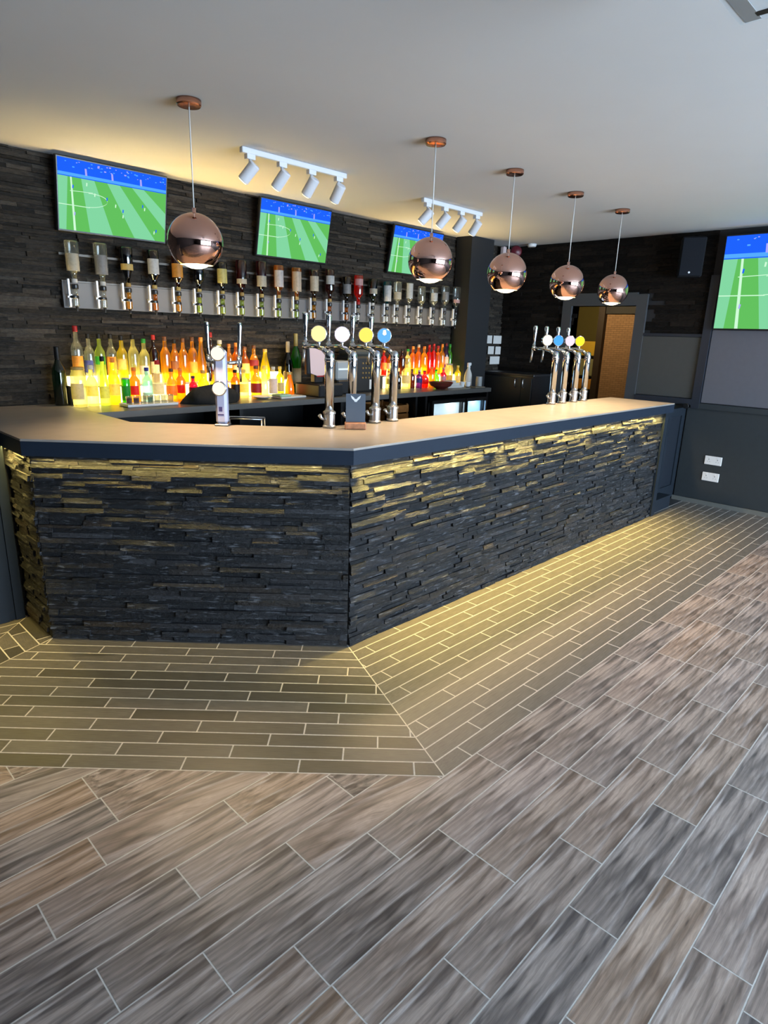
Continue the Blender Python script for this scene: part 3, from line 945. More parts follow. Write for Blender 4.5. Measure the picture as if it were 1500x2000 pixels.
m_s5 = emit('screen crowd lilac', (0.38, 0.36, 0.85), E_TV)

tilt = math.atan2(0.09, 0.449)
for xc, lab in ((2.072, 'wall screen showing football, above the first optic bottles at the far stone end'),
                (3.652, 'wall screen showing football, the middle one on the stone wall'),
                (5.240, 'wall screen showing football, partly behind the second pendant')):
    Mx = Matrix.Translation((xc, 4.755, 2.480)) @ Matrix.Rotation(tilt, 4, 'X')
    t = tv('wall_television', lab, 0.775, 0.462, Mx)
    g = MB(); g.box(-0.06, 0.06, 0.055, 0.13, -0.09, 0.02); g.build('wall_bracket', m_black, t)
Mx = Matrix.Translation((XR - 0.12, 1.50, 2.222)) @ Matrix.Rotation(-PI / 2, 4, 'Z') @ Matrix.Rotation(R_(3), 4, 'X')
t = tv('wall_television', 'largest screen showing football, on the wall above the lilac grey panel', 1.53, 0.87, Mx)
g = MB(); g.box(-0.15, 0.15, 0.055, 0.115, -0.12, 0.12); g.build('wall_bracket', m_black, t)

# ------------------------------------------------------------------ BOTTLES
def prof_bottle(kind, r, h):
    if kind == 'wine':
        return [(r * 0.94, 0), (r, 0.01), (r, h * 0.55), (r * 0.93, h * 0.62), (r * 0.55, h * 0.72), (r * 0.36, h * 0.79), (r * 0.33, h * 0.97)]
    if kind == 'spirit':
        return [(r * 0.94, 0), (r, 0.008), (r, h * 0.60), (r * 0.96, h * 0.645), (r * 0.62, h * 0.72), (r * 0.40, h * 0.77), (r * 0.36, h * 0.95)]
    if kind == 'tall':
        return [(r * 0.92, 0), (r * 0.96, 0.008), (r, h * 0.62), (r * 0.8, h * 0.70), (r * 0.42, h * 0.76), (r * 0.36, h * 0.95)]
    if kind == 'squat':
        return [(r * 0.90, 0), (r * 0.98, 0.01), (r * 1.05, h * 0.3), (r * 0.98, h * 0.55), (r * 0.7, h * 0.66), (r * 0.38, h * 0.74), (r * 0.36, h * 0.94)]
    if kind == 'jar':
        return [(r * 0.85, 0), (r * 0.92, 0.01), (r * 1.0, h * 0.45), (r * 1.02, h * 0.78), (r * 0.84, h * 0.88), (r * 0.80, h * 0.97)]
    if kind == 'bell':
        return [(r * 0.96, 0), (r * 1.02, 0.01), (r * 0.98, h * 0.35), (r * 0.7, h * 0.58), (r * 0.45, h * 0.74), (r * 0.36, h * 0.95)]
    if kind == 'can':
        return [(r * 0.88, 0), (r, 0.01), (r, h * 0.92), (r * 0.9, h * 0.97)]
    raise ValueError(kind)

G = {}
def gm(key):
    """glass and liquid colours"""
    if key in G:
        return G[key]
    T = {
        'clear': ((0.93, 0.95, 0.93), (0.75, 0.78, 0.74), 0.72),
        'pale': ((0.96, 0.97, 0.72), (0.95, 0.92, 0.45), 0.45),
        'lime': ((0.86, 0.96, 0.42), (0.75, 0.92, 0.25), 0.42),
        'yellow': ((1.0, 0.92, 0.16), (1.0, 0.86, 0.06), 0.40),
        'gold': ((1.0, 0.70, 0.10), (1.0, 0.58, 0.05), 0.42),
        'orange': ((1.0, 0.50, 0.05), (1.0, 0.42, 0.02), 0.42),
        'amber': ((0.92, 0.48, 0.07), (0.90, 0.40, 0.04), 0.5),
        'red': ((0.95, 0.07, 0.02), (0.95, 0.06, 0.015), 0.40),
        'green': ((0.10, 0.62, 0.06), (0.08, 0.60, 0.04), 0.42),
        'brightgreen': ((0.35, 0.95, 0.04), (0.30, 0.95, 0.03), 0.40),
        'darkgreen': ((0.015, 0.12, 0.03), (0.01, 0.07, 0.02), 0.35),
        'blue': ((0.55, 0.86, 0.95), (0.42, 0.80, 0.92), 0.45),
        'teal': ((0.05, 0.30, 0.36), (0.03, 0.22, 0.28), 0.4),
        'purple': ((0.30, 0.10, 0.42), (0.28, 0.08, 0.40), 0.4),
        'magenta': ((0.75, 0.05, 0.22), (0.70, 0.04, 0.18), 0.4),
        'brown': ((0.22, 0.07, 0.02), (0.16, 0.05, 0.015), 0.45),
        'darkred': ((0.25, 0.03, 0.02), (0.22, 0.02, 0.015), 0.45),
        'dark': ((0.04, 0.022, 0.016), (0.02, 0.012, 0.01), 0.4),
    }[key]
    G[key] = glassy('bottle glass ' + key, T[0], trans=T[2], tl=T[1])
    return G[key]
C = {}
def cm(key):
    if key in C:
        return C[key]
    T = {'black': (0.012, 0.012, 0.013), 'white': (0.75, 0.73, 0.70), 'red': (0.45, 0.03, 0.03), 'cream': (0.66, 0.58, 0.44), 'gold': (0.62, 0.46, 0.16),
         'orange': (0.75, 0.33, 0.06), 'yellow': (0.78, 0.66, 0.22), 'pink': (0.70, 0.42, 0.40), 'grey': (0.30, 0.30, 0.31), 'blue': (0.05, 0.07, 0.35), 'lilac': (0.50, 0.45, 0.62),
         'brown': (0.20, 0.09, 0.04), 'green': (0.03, 0.30, 0.05), 'purple': (0.10, 0.04, 0.16), 'wine': (0.20, 0.02, 0.03), 'steel': (0.5, 0.5, 0.5), 'darkgold': (0.45, 0.30, 0.10)}[key]
    k = NT('paint ' + key)
    bs = k.node('ShaderNodeBsdfPrincipled', Roughness=0.5)
    bs.inputs['Base Color'].default_value = c4(T)
    tr = k.node('ShaderNodeBsdfTranslucent', Color=c4(T))
    mx = k.node('ShaderNodeMixShader', Fac=0.55)
    k.t.links.new(bs.outputs[0], mx.inputs[1]); k.t.links.new(tr.outputs[0], mx.inputs[2])
    co = k.node('ShaderNodeTexCoord').outputs['Object']
    nz = k.node('ShaderNodeTexNoise', Vector=co, Scale=55.0, Detail=2.0).outputs[0]
    cc = k.mixc(k.ramp(nz, [(0.52, 0.0), (0.60, 0.35)]), T, [x * 0.35 for x in T])
    k.t.links.new(cc, bs.inputs['Base Color'])
    C[key] = k.surf(mx.outputs[0])
    return C[key]

MESHES = {}
def cached(key, make):
    if key not in MESHES:
        MESHES[key] = make()
    return MESHES[key]

def add_part(name, key, make, mat, parent):
    """one mesh per shape and material, shared between look-alikes"""
    if key in MESHES:
        o = link(name, MESHES[key], parent)
    else:
        o = make().build(name, mat, parent)
        MESHES[key] = o.data
    return o

def bottle(x, y, z, kind, h, r, glass, cap, label, lab, group, cat='bottle', flip=False, name='bottle'):
    b = thing(name, lab, cat, (x, y, z), group=group)
    rot = (hash((round(x * 100), kind)) % 7) * 0.1
    P = prof_bottle(kind, r, h)
    kk = (kind, round(h, 2), round(r, 3))
    h = kk[1]
    P = prof_bottle(kind, r, h)
    def up(g):
        if flip:
            g.v = [(-a, bq, -c) for a, bq, c in g.v]
        return g
    add_part('glass', ('g', flip, glass) + kk, lambda: up(MB().lathe(P, seg=20)), gm(glass), b)
    rn = P[-1][0]
    if kind not in ('jar', 'can'):
        c0 = 0.79 if kind == 'wine' else 0.90
        add_part('cap', ('c', flip, cap) + kk, lambda: up(MB().lathe([(rn * 1.15, h * c0), (rn * 1.2, h * (c0 + 0.01)), (rn * 1.2, h * 0.99), (rn * 1.0, h)], seg=16)), cm(cap), b)
    else:
        add_part('lid', ('c', flip, cap) + kk, lambda: up(MB().lathe([(rn * 1.02, h * 0.93), (rn * 1.04, h * 0.94), (rn * 1.04, h * 0.995), (rn * 0.9, h)], seg=18)), cm(cap), b)
    if label:
        lk, l0, l1 = label
        rr = max(p[0] for p in P) * 1.012
        add_part('label', ('l', flip, lk, l0, l1) + kk, lambda: up(label_mesh(rr, h * l0, h * l1, 2.4, 0.45 if flip else -0.45)), cm(lk), b)
    b.rotation_euler = (0, 0, 0.0 if flip else rot - 0.5)
    return b

def label_mesh(r, z0, z1, span, turn):
    g = MB()
    n = 12
    mid = -PI / 2 + turn
    for k in range(n + 1):
        t = mid - span / 2 + span * k / n
        g.v.append((r * math.cos(t), r * math.sin(t), z0)); g.v.append((r * math.cos(t), r * math.sin(t), z1))
    for k in range(n):
        g.face([2 * k, 2 * k + 2, 2 * k + 3, 2 * k + 1], 0, True)
    return g

ORD = ['first', 'second', 'third', 'fourth', 'fifth', 'sixth', 'seventh', 'eighth', 'ninth', 'tenth', 'eleventh', 'twelfth', 'thirteenth', 'fourteenth', 'fifteenth', 'sixteenth',
       'seventeenth', 'eighteenth', 'nineteenth', 'twentieth', 'twenty-first', 'twenty-second', 'twenty-third', 'twenty-fourth', 'twenty-fifth']
GN = {'clear': 'clear', 'pale': 'pale yellow', 'lime': 'yellow green', 'yellow': 'bright yellow', 'gold': 'golden', 'orange': 'orange', 'amber': 'amber', 'red': 'red', 'green': 'green',
      'brightgreen': 'vivid green', 'darkgreen': 'dark green', 'blue': 'pale blue', 'teal': 'teal', 'purple': 'purple', 'magenta': 'magenta', 'brown': 'brown', 'darkred': 'dark red', 'dark': 'near-black'}

# rear rows: (x, top z, kind, radius, glass, cap, label)
ZS = Z1 + 0.131
rear_a = [
    (1.719, 1.641, 'spirit', 0.038, 'clear', 'red', ('orange', 0.25, 0.5)), (1.802, 1.591, 'spirit', 0.036, 'clear', 'black', ('blue', 0.25, 0.48)),
    (1.877, 1.593, 'spirit', 0.035, 'lime', 'black', ('green', 0.4, 0.56)), (1.961, 1.587, 'spirit', 0.036, 'clear', 'black', ('orange', 0.18, 0.55)),
    (2.039, 1.582, 'spirit', 0.037, 'yellow', 'black', ('gold', 0.3, 0.52)), (2.125, 1.591, 'spirit', 0.038, 'pale', 'black', None),
    (2.209, 1.559, 'spirit', 0.038, 'pale', 'green', ('lilac', 0.2, 0.4)), (2.288, 1.594, 'tall', 0.034, 'brown', 'red', ('cream', 0.2, 0.45)),
    (2.379, 1.585, 'spirit', 0.038, 'gold', 'brown', None), (2.458, 1.559, 'spirit', 0.036, 'gold', 'black', ('brown', 0.3, 0.5)),
    (2.532, 1.568, 'spirit', 0.036, 'gold', 'brown', None), (2.613, 1.581, 'tall', 0.036, 'gold', 'brown', ('orange', 0.2, 0.45)),
    (2.690, 1.582, 'bell', 0.038, 'gold', 'orange', None), (2.780, 1.616, 'tall', 0.033, 'darkred', 'red', None),
    (2.862, 1.565, 'squat', 0.044, 'pale', 'white', ('cream', 0.3, 0.6)), (2.950, 1.529, 'spirit', 0.032, 'gold', 'orange', ('white', 0.35, 0.52)),
    (3.016, 1.546, 'tall', 0.032, 'orange', 'orange', ('cream', 0.2, 0.4)), (3.103, 1.510, 'squat', 0.040, 'amber', 'brown', ('yellow', 0.2, 0.5)),
    (3.197, 1.523, 'squat', 0.042, 'gold', 'brown', ('wine', 0.40, 0.58)), (3.313, 1.494, 'bell', 0.044, 'yellow', 'gold', None)]
rear_b = [
    (4.809, 1.492, 'tall', 0.034, 'red', 'orange', ('orange', 0.2, 0.5)), (4.905, 1.478, 'spirit', 0.034, 'amber', 'brown', ('cream', 0.25, 0.5)), (4.988, 1.471, 'spirit', 0.036, 'amber', 'brown', None),
    (5.090, 1.50, 'spirit', 0.036, 'brown', 'black', None), (5.180, 1.504, 'spirit', 0.036, 'pale', 'green', ('yellow', 0.3, 0.5)),
    (5.262, 1.535, 'tall', 0.036, 'orange', 'orange', None), (5.353, 1.555, 'tall', 0.036, 'orange', 'cream', None),
    (5.450, 1.530, 'spirit', 0.038, 'gold', 'orange', None), (5.535, 1.555, 'tall', 0.034, 'red', 'red', None), (5.612, 1.560, 'tall', 0.034, 'red', 'red', None),
    (5.688, 1.545, 'tall', 0.034, 'orange', 'red', None), (5.760, 1.565, 'spirit', 0.033, 'gold', 'orange', None),
    (5.832, 1.575, 'spirit', 0.034, 'purple', 'wine', ('pink', 0.3, 0.55)), (5.900, 1.565, 'tall', 0.030, 'brightgreen', 'green', None)]
def cap_word(c):
    return {'wine': 'dark red', 'gold': 'gold'}.get(c, c)
for rows, where in ((rear_a, 'from the stone end on the long lit step'), (rear_b, 'from the till on the short lit step')):
    for i, (x, zt, kd, r, gl, cp, lb) in enumerate(rows):
        lab = '%s bottle with %s cap, %s %s' % (GN[gl], cap_word(cp), ORD[i], where)
        bottle(x, 4.765, ZS, kd, zt - ZS, r, gl, cp, lb, lab, 'bottles on the lit rear steps')
# a dark bottle and two foil-necked wines standing directly on the counter
bottle(1.572, 4.73, Z1, 'wine', 0.40, 0.046, 'darkgreen', 'black', None, 'large dark green wine bottle at the stone end of the back counter', 'wine bottles on the back counter')
bottle(3.545, 4.74, Z1, 'wine', 0.46, 0.045, 'dark', 'cream', ('darkgold', 0.15, 0.42), 'near-black wine bottle with cream foil neck before the till', 'wine bottles on the back counter')
bottle(3.650, 4.76, Z1, 'wine', 0.53, 0.048, 'green', 'gold', ('cream', 0.15, 0.42), 'tallest green wine bottle with gold foil neck behind the till', 'wine bottles on the back counter')

front_a = [
    (1.640, 1.375, 'jar', 0.050, 'pale', 'gold', ('cream', 0.2, 0.6)), (1.735, 1.380, 'squat', 0.040, 'pale', 'white', ('yellow', 0.25, 0.5)),
    (1.811, 1.440, 'bell', 0.034, 'lime', 'black', ('yellow', 0.15, 0.4)), (1.889, 1.426, 'squat', 0.040, 'yellow', 'orange', ('yellow', 0.2, 0.45)),
    (1.966, 1.293, 'can', 0.031, 'green', 'white', ('green', 0.15, 0.7)), (2.040, 1.360, 'spirit', 0.040, 'orange', 'orange', ('red', 0.25, 0.5)),
    (2.128, 1.362, 'spirit', 0.037, 'blue', 'blue', ('white', 0.1, 0.3)), (2.225, 1.415, 'squat', 0.046, 'clear', 'red', ('cream', 0.2, 0.45)),
    (2.320, 1.350, 'squat', 0.040, 'gold', 'brown', ('orange', 0.2, 0.5)), (2.405, 1.350, 'spirit', 0.037, 'orange', 'orange', ('red', 0.25, 0.5)),
    (2.500, 1.290, 'spirit', 0.034, 'magenta', 'purple', ('purple', 0.3, 0.55)), (2.600, 1.335, 'squat', 0.046, 'yellow', 'gold', None), (2.690, 1.320, 'squat', 0.042, 'yellow', 'yellow', None),
    (2.790, 1.300, 'squat', 0.040, 'gold', 'orange', ('orange', 0.2, 0.5)), (2.880, 1.331, 'spirit', 0.038, 'amber', 'black', ('black', 0.1, 0.5)), (2.975, 1.330, 'squat', 0.043, 'pale', 'yellow', ('yellow', 0.2, 0.5)),
    (3.085, 1.365, 'squat', 0.046, 'gold', 'brown', ('wine', 0.15, 0.45)), (3.180, 1.364, 'bell', 0.036, 'pale', 'yellow', None),
    (3.262, 1.346, 'spirit', 0.038, 'clear', 'white', ('lilac', 0.1, 0.6)), (3.347, 1.355, 'spirit', 0.036, 'yellow', 'yellow', ('grey', 0.15, 0.45)),
    (3.435, 1.303, 'bell', 0.042, 'orange', 'yellow', None)]
front_b = [
    (4.700, 1.287, 'spirit', 0.036, 'pale', 'orange', ('yellow', 0.3, 0.6)),
    (4.855, 1.285, 'spirit', 0.036, 'dark', 'black', None), (4.960, 1.385, 'spirit', 0.048, 'pale', 'gold', ('cream', 0.2, 0.5)), (5.069, 1.304, 'spirit', 0.035, 'brown', 'brown', None),
    (5.165, 1.287, 'spirit', 0.036, 'purple', 'white', ('blue', 0.3, 0.55)), (5.275, 1.285, 'squat', 0.046, 'red', 'red', ('red', 0.2, 0.5)), (5.372, 1.320, 'spirit', 0.036, 'orange', 'orange', None),
    (5.466, 1.293, 'squat', 0.038, 'brightgreen', 'green', None), (5.570, 1.310, 'spirit', 0.035, 'magenta', 'pink', ('lilac', 0.3, 0.55)), (5.690, 1.355, 'jar', 0.048, 'pale', 'cream', ('darkgold', 0.2, 0.5)),
    (5.830, 1.326, 'spirit', 0.036, 'yellow', 'yellow', ('cream', 0.2, 0.5))]
for rows, where in ((front_a, 'from the stone end before the long lit step'), (front_b, 'from the till before the short lit step')):
    for i, (x, zt, kd, r, gl, cp, lb) in enumerate(rows):
        lab = '%s bottle with %s cap, %s %s' % (GN[gl], cap_word(cp), ORD[i], where)
        bottle(x, 4.595 if i % 2 else 4.575, Z1, kd, zt - Z1, r, gl, cp, lb, lab, 'bottles in the front rows of the back counter')
wc = bottle(4.640, 4.47, Z1, 'can', 0.16, 0.040, 'clear', 'white', ('blue', 0.15, 0.62), 'white can with a dark blue label between the tall chrome columns', None, cat='can', name='drink_can')

# ------------------------------------------------------------------ OPTICS: upside-down bottles and their measures
rail = thing('optic_rail', 'long grey wall rail holding the upside-down spirit bottles', 'rail', (3.9, 4.812, 1.76))
g = MB(); g.box(-2.22, 2.22, -0.005, 0.02, 0.0, 0.17); g.build('back_plate', plain('grey steel plate', (0.095, 0.09, 0.09), 0.5), rail)
g = MB(); g.box(-2.22, 2.22, -0.003, 0.006, 0.345, 0.36); g.box(-2.22, 2.22, -0.008, 0.005, 0.172, 0.182); g.build('clip_bar', plain('dark steel bar', (0.08, 0.07, 0.06), 0.4, metal=0.6), rail)
O_ = [  # x, top z, label bottom kind...
    (1.750, 2.195, 'spirit', 0.044, 'clear', 'white', ('cream', 0.30, 0.72), 'clear', 'clear bottle with cream label'),
    (1.943, 2.200, 'spirit', 0.044, 'clear', 'white', ('grey', 0.28, 0.74), 'clear', 'clear bottle with grey label'),
    (2.127, 2.195, 'bell', 0.044, 'dark', 'darkgold', ('gold', 0.42, 0.58), 'gold', 'black bottle with gold band'),
    (2.329, 2.195, 'spirit', 0.042, 'dark', 'gold', ('white', 0.22, 0.62), 'amber', 'near-black bottle with white label'),
    (2.521, 2.175, 'spirit', 0.043, 'brown', 'gold', ('orange', 0.22, 0.62), 'gold', 'brown bottle with orange label'),
    (2.700, 2.175, 'spirit', 0.042, 'dark', 'gold', None, 'lime', 'near-black bottle without label'),
    (2.910, 2.165, 'spirit', 0.042, 'dark', 'gold', ('yellow', 0.20, 0.66), 'lime', 'dark bottle with tall yellow label'),
    (3.094, 2.200, 'spirit', 0.044, 'darkred', 'darkgold', ('cream', 0.52, 0.66), 'lime', 'dark red bottle with small cream label'),
    (3.292, 2.210, 'spirit', 0.044, 'darkred', 'gold', ('cream', 0.40, 0.70), 'lime', 'red brown bottle with square cream label'),
    (3.474, 2.195, 'spirit', 0.042, 'amber', 'gold', ('white', 0.15, 0.66), 'lime', 'amber bottle with large white label'),
    (3.669, 2.192, 'spirit', 0.043, 'amber', 'gold', ('cream', 0.12, 0.74), 'lime', 'bottle almost covered by its cream label'),
    (3.869, 2.192, 'spirit', 0.043, 'brown', 'darkgold', ('cream', 0.20, 0.68), 'gold', 'brown bottle with tall cream label'),
    (4.060, 2.215, 'spirit', 0.042, 'darkred', 'darkgold', ('white', 0.20, 0.46), 'amber', 'dark red bottle with white label'),
    (4.273, 2.165, 'spirit', 0.042, 'dark', 'black', ('grey', 0.28, 0.64), 'amber', 'black bottle with grey label'),
    (4.428, 2.190, 'spirit', 0.043, 'red', 'red', ('pink', 0.12, 0.34), 'clear', 'red bottle with pink label'),
    (4.625, 2.172, 'spirit', 0.044, 'darkgreen', 'white', ('cream', 0.36, 0.56), 'clear', 'dark green bottle with cream label'),
    (4.830, 2.164, 'spirit', 0.042, 'teal', 'white', ('white', 0.16, 0.80), 'clear', 'teal bottle with long white label'),
    (4.981, 2.172, 'spirit', 0.042, 'clear', 'white', ('cream', 0.40, 0.68), 'clear', 'clear bottle with cream label'),
    (5.165, 2.175, 'spirit', 0.037, 'clear', 'white', ('white', 0.02, 0.62), 'clear', 'white wrapped bottle'),
    (5.360, 2.152, 'spirit', 0.040, 'clear', 'white', None, 'clear', 'clear bottle without label'),
    (5.565, 2.155, 'spirit', 0.042, 'clear', 'grey', ('white', 0.24, 0.60), 'clear', 'clear bottle with white label'),
    (5.760, 2.185, 'spirit', 0.042, 'clear', 'grey', ('grey', 0.24, 0.58), 'clear', 'clear bottle with grey label'),
    (5.963, 2.190, 'spirit', 0.042, 'clear', 'black', ('pink', 0.50, 0.64), 'clear', 'clear bottle with pink label')]
for i, (x, zt, kd, r, gl, cp, lb, lq, desc) in enumerate(O_):
    nb = 1.921
    bottle(x, 4.765, zt, kd, zt - nb, r, gl, cp, lb, 'upside-down %s, %s from the stone end' % (desc, ORD[i]), 'spirit bottles on the optic rail', flip=True)
    d = thing('optic_measure', 'chrome optic measure under the %s upside-down bottle from the stone end' % ORD[i], 'optic', (x, 4.765, 1.76), group='optic measures on the rail')
    add_part('bracket', 'ob', lambda: MB().bbox(-0.052, -0.037, -0.012, 0.012, 0.078, 0.19, 0.003).bbox(-0.050, -0.035, -0.010, 0.012, 0.005, 0.066, 0.003).box(-0.050, -0.02, 0.012, 0.028, 0.06, 0.09), plain('bright steel', (0.72, 0.73, 0.76), 0.35, metal=0.35), d)
    add_part('collar', 'oc', lambda: MB().lathe([(0.020, 0.125), (0.022, 0.13), (0.022, 0.15), (0.018, 0.158)], seg=16), m_black, d)
    add_part('joint', 'oj', lambda: MB().lathe([(0.026, 0.062), (0.028, 0.066), (0.028, 0.078), (0.024, 0.082)], (-0.01, 0, 0), seg=16), m_black, d)
    add_part('chamber', ('och', lq), lambda: MB().lathe([(0.017, 0.012), (0.019, 0.016), (0.019, 0.064), (0.016, 0.068)], seg=16).lathe([(0.015, 0.082), (0.015, 0.125)], seg=14), gm(lq), d)
    add_part('spout', 'os', lambda: MB().lathe([(0.006, -0.022), (0.008, -0.02), (0.011, 0.012)], seg=12), m_black, d)

# ------------------------------------------------------------------ BEER FONTS
def badge_mat(name, c, e):
    return emit(name, c, e)
def beer_font(x, y, c, ring, lab, group):
    f = thing('beer_font', lab, 'beer font', (x, y, Z1), group=group)
    add_part('column', 'fc', lambda: MB().lathe([(0.0275, 0.06), (0.0275, 0.385), (0.0305, 0.39), (0.0305, 0.40), (0.0275, 0.405), (0.0275, 0.425), (0.021, 0.442), (0.006, 0.450)], seg=28), m_chrome, f)
    add_part('base', 'fb', lambda: MB().lathe([(0.040, 0.0005), (0.040, 0.012), (0.034, 0.018), (0.034, 0.080), (0.038, 0.084), (0.038, 0.095), (0.0285, 0.102)], seg=24), m_steel, f)
    add_part('clamp_lever', 'fl', lambda: MB().tube([(-0.03, 0.0, 0.05), (-0.06, 0.0, 0.06), (-0.075, 0.0, 0.080)], [0.008, 0.008, 0.012], 8), m_steel, f)
    add_part('arm', 'fa', lambda: MB().tube([(0, 0.015, 0.425), (0, 0.06, 0.455), (0, 0.12, 0.468), (0, 0.225, 0.468)], [0.016, 0.014, 0.013, 0.013], 14).lathe([(0.018, -0.02), (0.018, 0.02)], (0, 0.225, 0.468), (0, 0, 1), 16), m_chrome, f)
    tp = add_part('tap', 'ft', lambda: MB().cyl((0, 0.235, 0.46), (0, 0.245, 0.345), 0.009, 0.007, 12), m_steel, f)
    add_part('handle', 'fh', lambda: MB().lathe([(0.009, 0), (0.014, 0.01), (0.010, 0.03), (0.012, 0.06), (0.020, 0.155), (0.018, 0.168), (0.008, 0.174)], (0, 0.225, 0.488), (0, 0, 1), 16), m_chrome, tp)
    sn = add_part('badge_stem', 'fs', lambda: MB().cyl((0, 0.10, 0.46), (0, 0.10, 0.51), 0.010, 0.014, 12), m_chrome, f)
    bd = add_part('badge', ('fr', ring), lambda: MB().lathe([(0.044, -0.012), (0.048, -0.008), (0.048, 0.008), (0.044, 0.012)], (0, 0.10, 0.540), Vector((-0.62, -0.78, 0)), 28), m_chrome, f)
    add_part('badge_face', ('ff', c), lambda: MB().lathe([(0.044, 0.0122), (0.038, 0.0165), (0.010, 0.019)], (0, 0.10, 0.540), Vector((-0.62, -0.78, 0)), 28), emit('lit badge', c, E_BADGE), bd)
    return f
YFN = 2.862
for x, c, ring, lab in (
        (2.440, (1.0, 0.80, 0.28), 'a', 'chrome beer font with glowing cream badge, beside the menu board'),
        (2.622, (0.80, 0.70, 0.98), 'b', 'chrome beer font with lilac white badge, directly behind the menu board'),
        (2.822, (1.0, 0.60, 0.10), 'c', 'chrome beer font with orange yellow badge past the menu board'),
        (2.985, (0.10, 0.33, 0.80), 'd', 'chrome beer font with blue badge past the menu board')):
    fo = beer_font(x, YFN, c, ring, lab, 'chrome beer fonts by the menu board')
    if ring == 'd':
        g = MB(); g.poly([Vector((0, 0.10, 0.540)) + Vector((-0.62, -0.78, 0)) * 0.0205 + Vector((0.78, -0.62, 0)) * a + Vector((0, 0, b)) for a, b in ((-0.012, 0.008), (0.0, 0.0), (0.012, 0.008), (0.008, 0.034), (-0.008, 0.034))])
        g.build('badge_mark', m_white, fo)
for x, c, ring, lab in (
        (4.995, (0.85, 0.80, 0.62), 'e', 'slim chrome beer font with cream badge in the far cluster'),
        (5.180, (0.06, 0.30, 0.90), 'f', 'slim chrome beer font with blue badge in the far cluster'),
        (5.385, (0.85, 0.55, 0.66), 'g', 'slim chrome beer font with pink badge in the far cluster'),
        (5.570, (1.0, 0.72, 0.03), 'h', 'slim chrome beer font with yellow badge in the far cluster')):
    beer_font(x, YFN, c, ring, lab, 'chrome beer fonts near the doorway end')

# lavender double font on the diagonal side
fd = thing('beer_font', 'lavender grey square beer font with two round cream badges and two tall taps', 'beer font', (1.975, 3.285, Z1), -PI / 4)
g = MB(); g.bbox(-0.034, 0.034, -0.032, 0.032, 0.012, 0.435, 0.014); g.build('column', m_lavender, fd)
g = MB(); g.bbox(-0.042, 0.042, -0.04, 0.04, 0.0005, 0.012, 0.008); g.build('base', m_steel, fd)
for z in (0.415, 0.218):
    g = MB(); g.lathe([(0.040, 0.0), (0.043, 0.004), (0.043, 0.014), (0.039, 0.018)], (-0.004, -0.031, z), (0, -1, 0), 28); bd = g.build('badge', m_chrome, fd)
    g = MB(); g.lathe([(0.037, 0.0182), (0.033, 0.022), (0.008, 0.0235)], (-0.004, -0.031, z), (0, -1, 0), 28); bf = g.build('badge_face', emit('cream badge', (1.0, 0.84, 0.62), E_BADGE * 0.9), bd)
    g = MB(); g.lathe([(0.024, 0.0236), (0.022, 0.0240)], (-0.004, -0.031, z), (0, -1, 0), 24, cap0=True, cap1=False); 
g = MB(); g.box(-0.012, 0.008, -0.0335, -0.0322, 0.085, 0.112); g.box(-0.020, 0.016, -0.0335, -0.0322, 0.062, 0.070); g.build('printed_mark', plain('dark violet print', (0.05, 0.04, 0.14), 0.6), fd)
for sx, dx in ((-1, 0.085), (1, 0.095)):
    g = MB(); g.tube([(sx * 0.02, 0.02, 0.36), (sx * 0.05, 0.05, 0.36), (sx * dx, 0.07, 0.365)], 0.011); g.lathe([(0.015, -0.03), (0.015, 0.03)], (sx * dx, 0.07, 0.365), (0, 0, 1), 14)
    g.cyl((sx * dx, 0.075, 0.34), (sx * dx, 0.09, 0.25), 0.008, 0.006)
    tp = g.build('tap', m_chrome, fd)
    g = MB(); g.lathe([(0.008, 0), (0.011, 0.02), (0.009, 0.07), (0.016, 0.17), (0.014, 0.195), (0.006, 0.2)], (sx * dx, 0.07, 0.39), (sx * 0.03, 0.02, 1), 16); g.build('handle', m_chrome, tp)

# menu board in its copper-brown block
mb = thing('menu_holder', 'slate blue menu board in a copper brown wooden block on the bar', 'menu holder', (2.545, 2.745, Z1), -R_(42))
g = MB(); g.bbox(-0.064, 0.064, -0.045, 0.03, 0.0005, 0.040, 0.006); g.build('block', m_walnut, mb)
bo = MB(); bo.box(-0.058, 0.058, -0.003, 0.003, 0.04, 0.205, rot=Matrix.Rotation(R_(-6), 3, 'X'), org=(0, 0, 0.04)); bo = bo.build('board', m_board, mb)
g = MB()
rt = Matrix.Rotation(R_(-6), 3, 'X')
def mk(pts):
    g.poly([rt @ (Vector((a, -0.0036, b)) - Vector((0, 0, 0.04))) + Vector((0, 0, 0.04)) for a, b in pts])
mk([(-0.030, 0.196), (-0.012, 0.184), (-0.002, 0.170), (-0.014, 0.168), (-0.024, 0.178)])
mk([(0.030, 0.196), (0.024, 0.178), (0.014, 0.168), (0.002, 0.170), (0.012, 0.184)])
mk([(-0.012, 0.168), (0.0, 0.176), (0.012, 0.168), (0.006, 0.158), (-0.006, 0.158)])
g.build('winged_mark', m_white, bo)

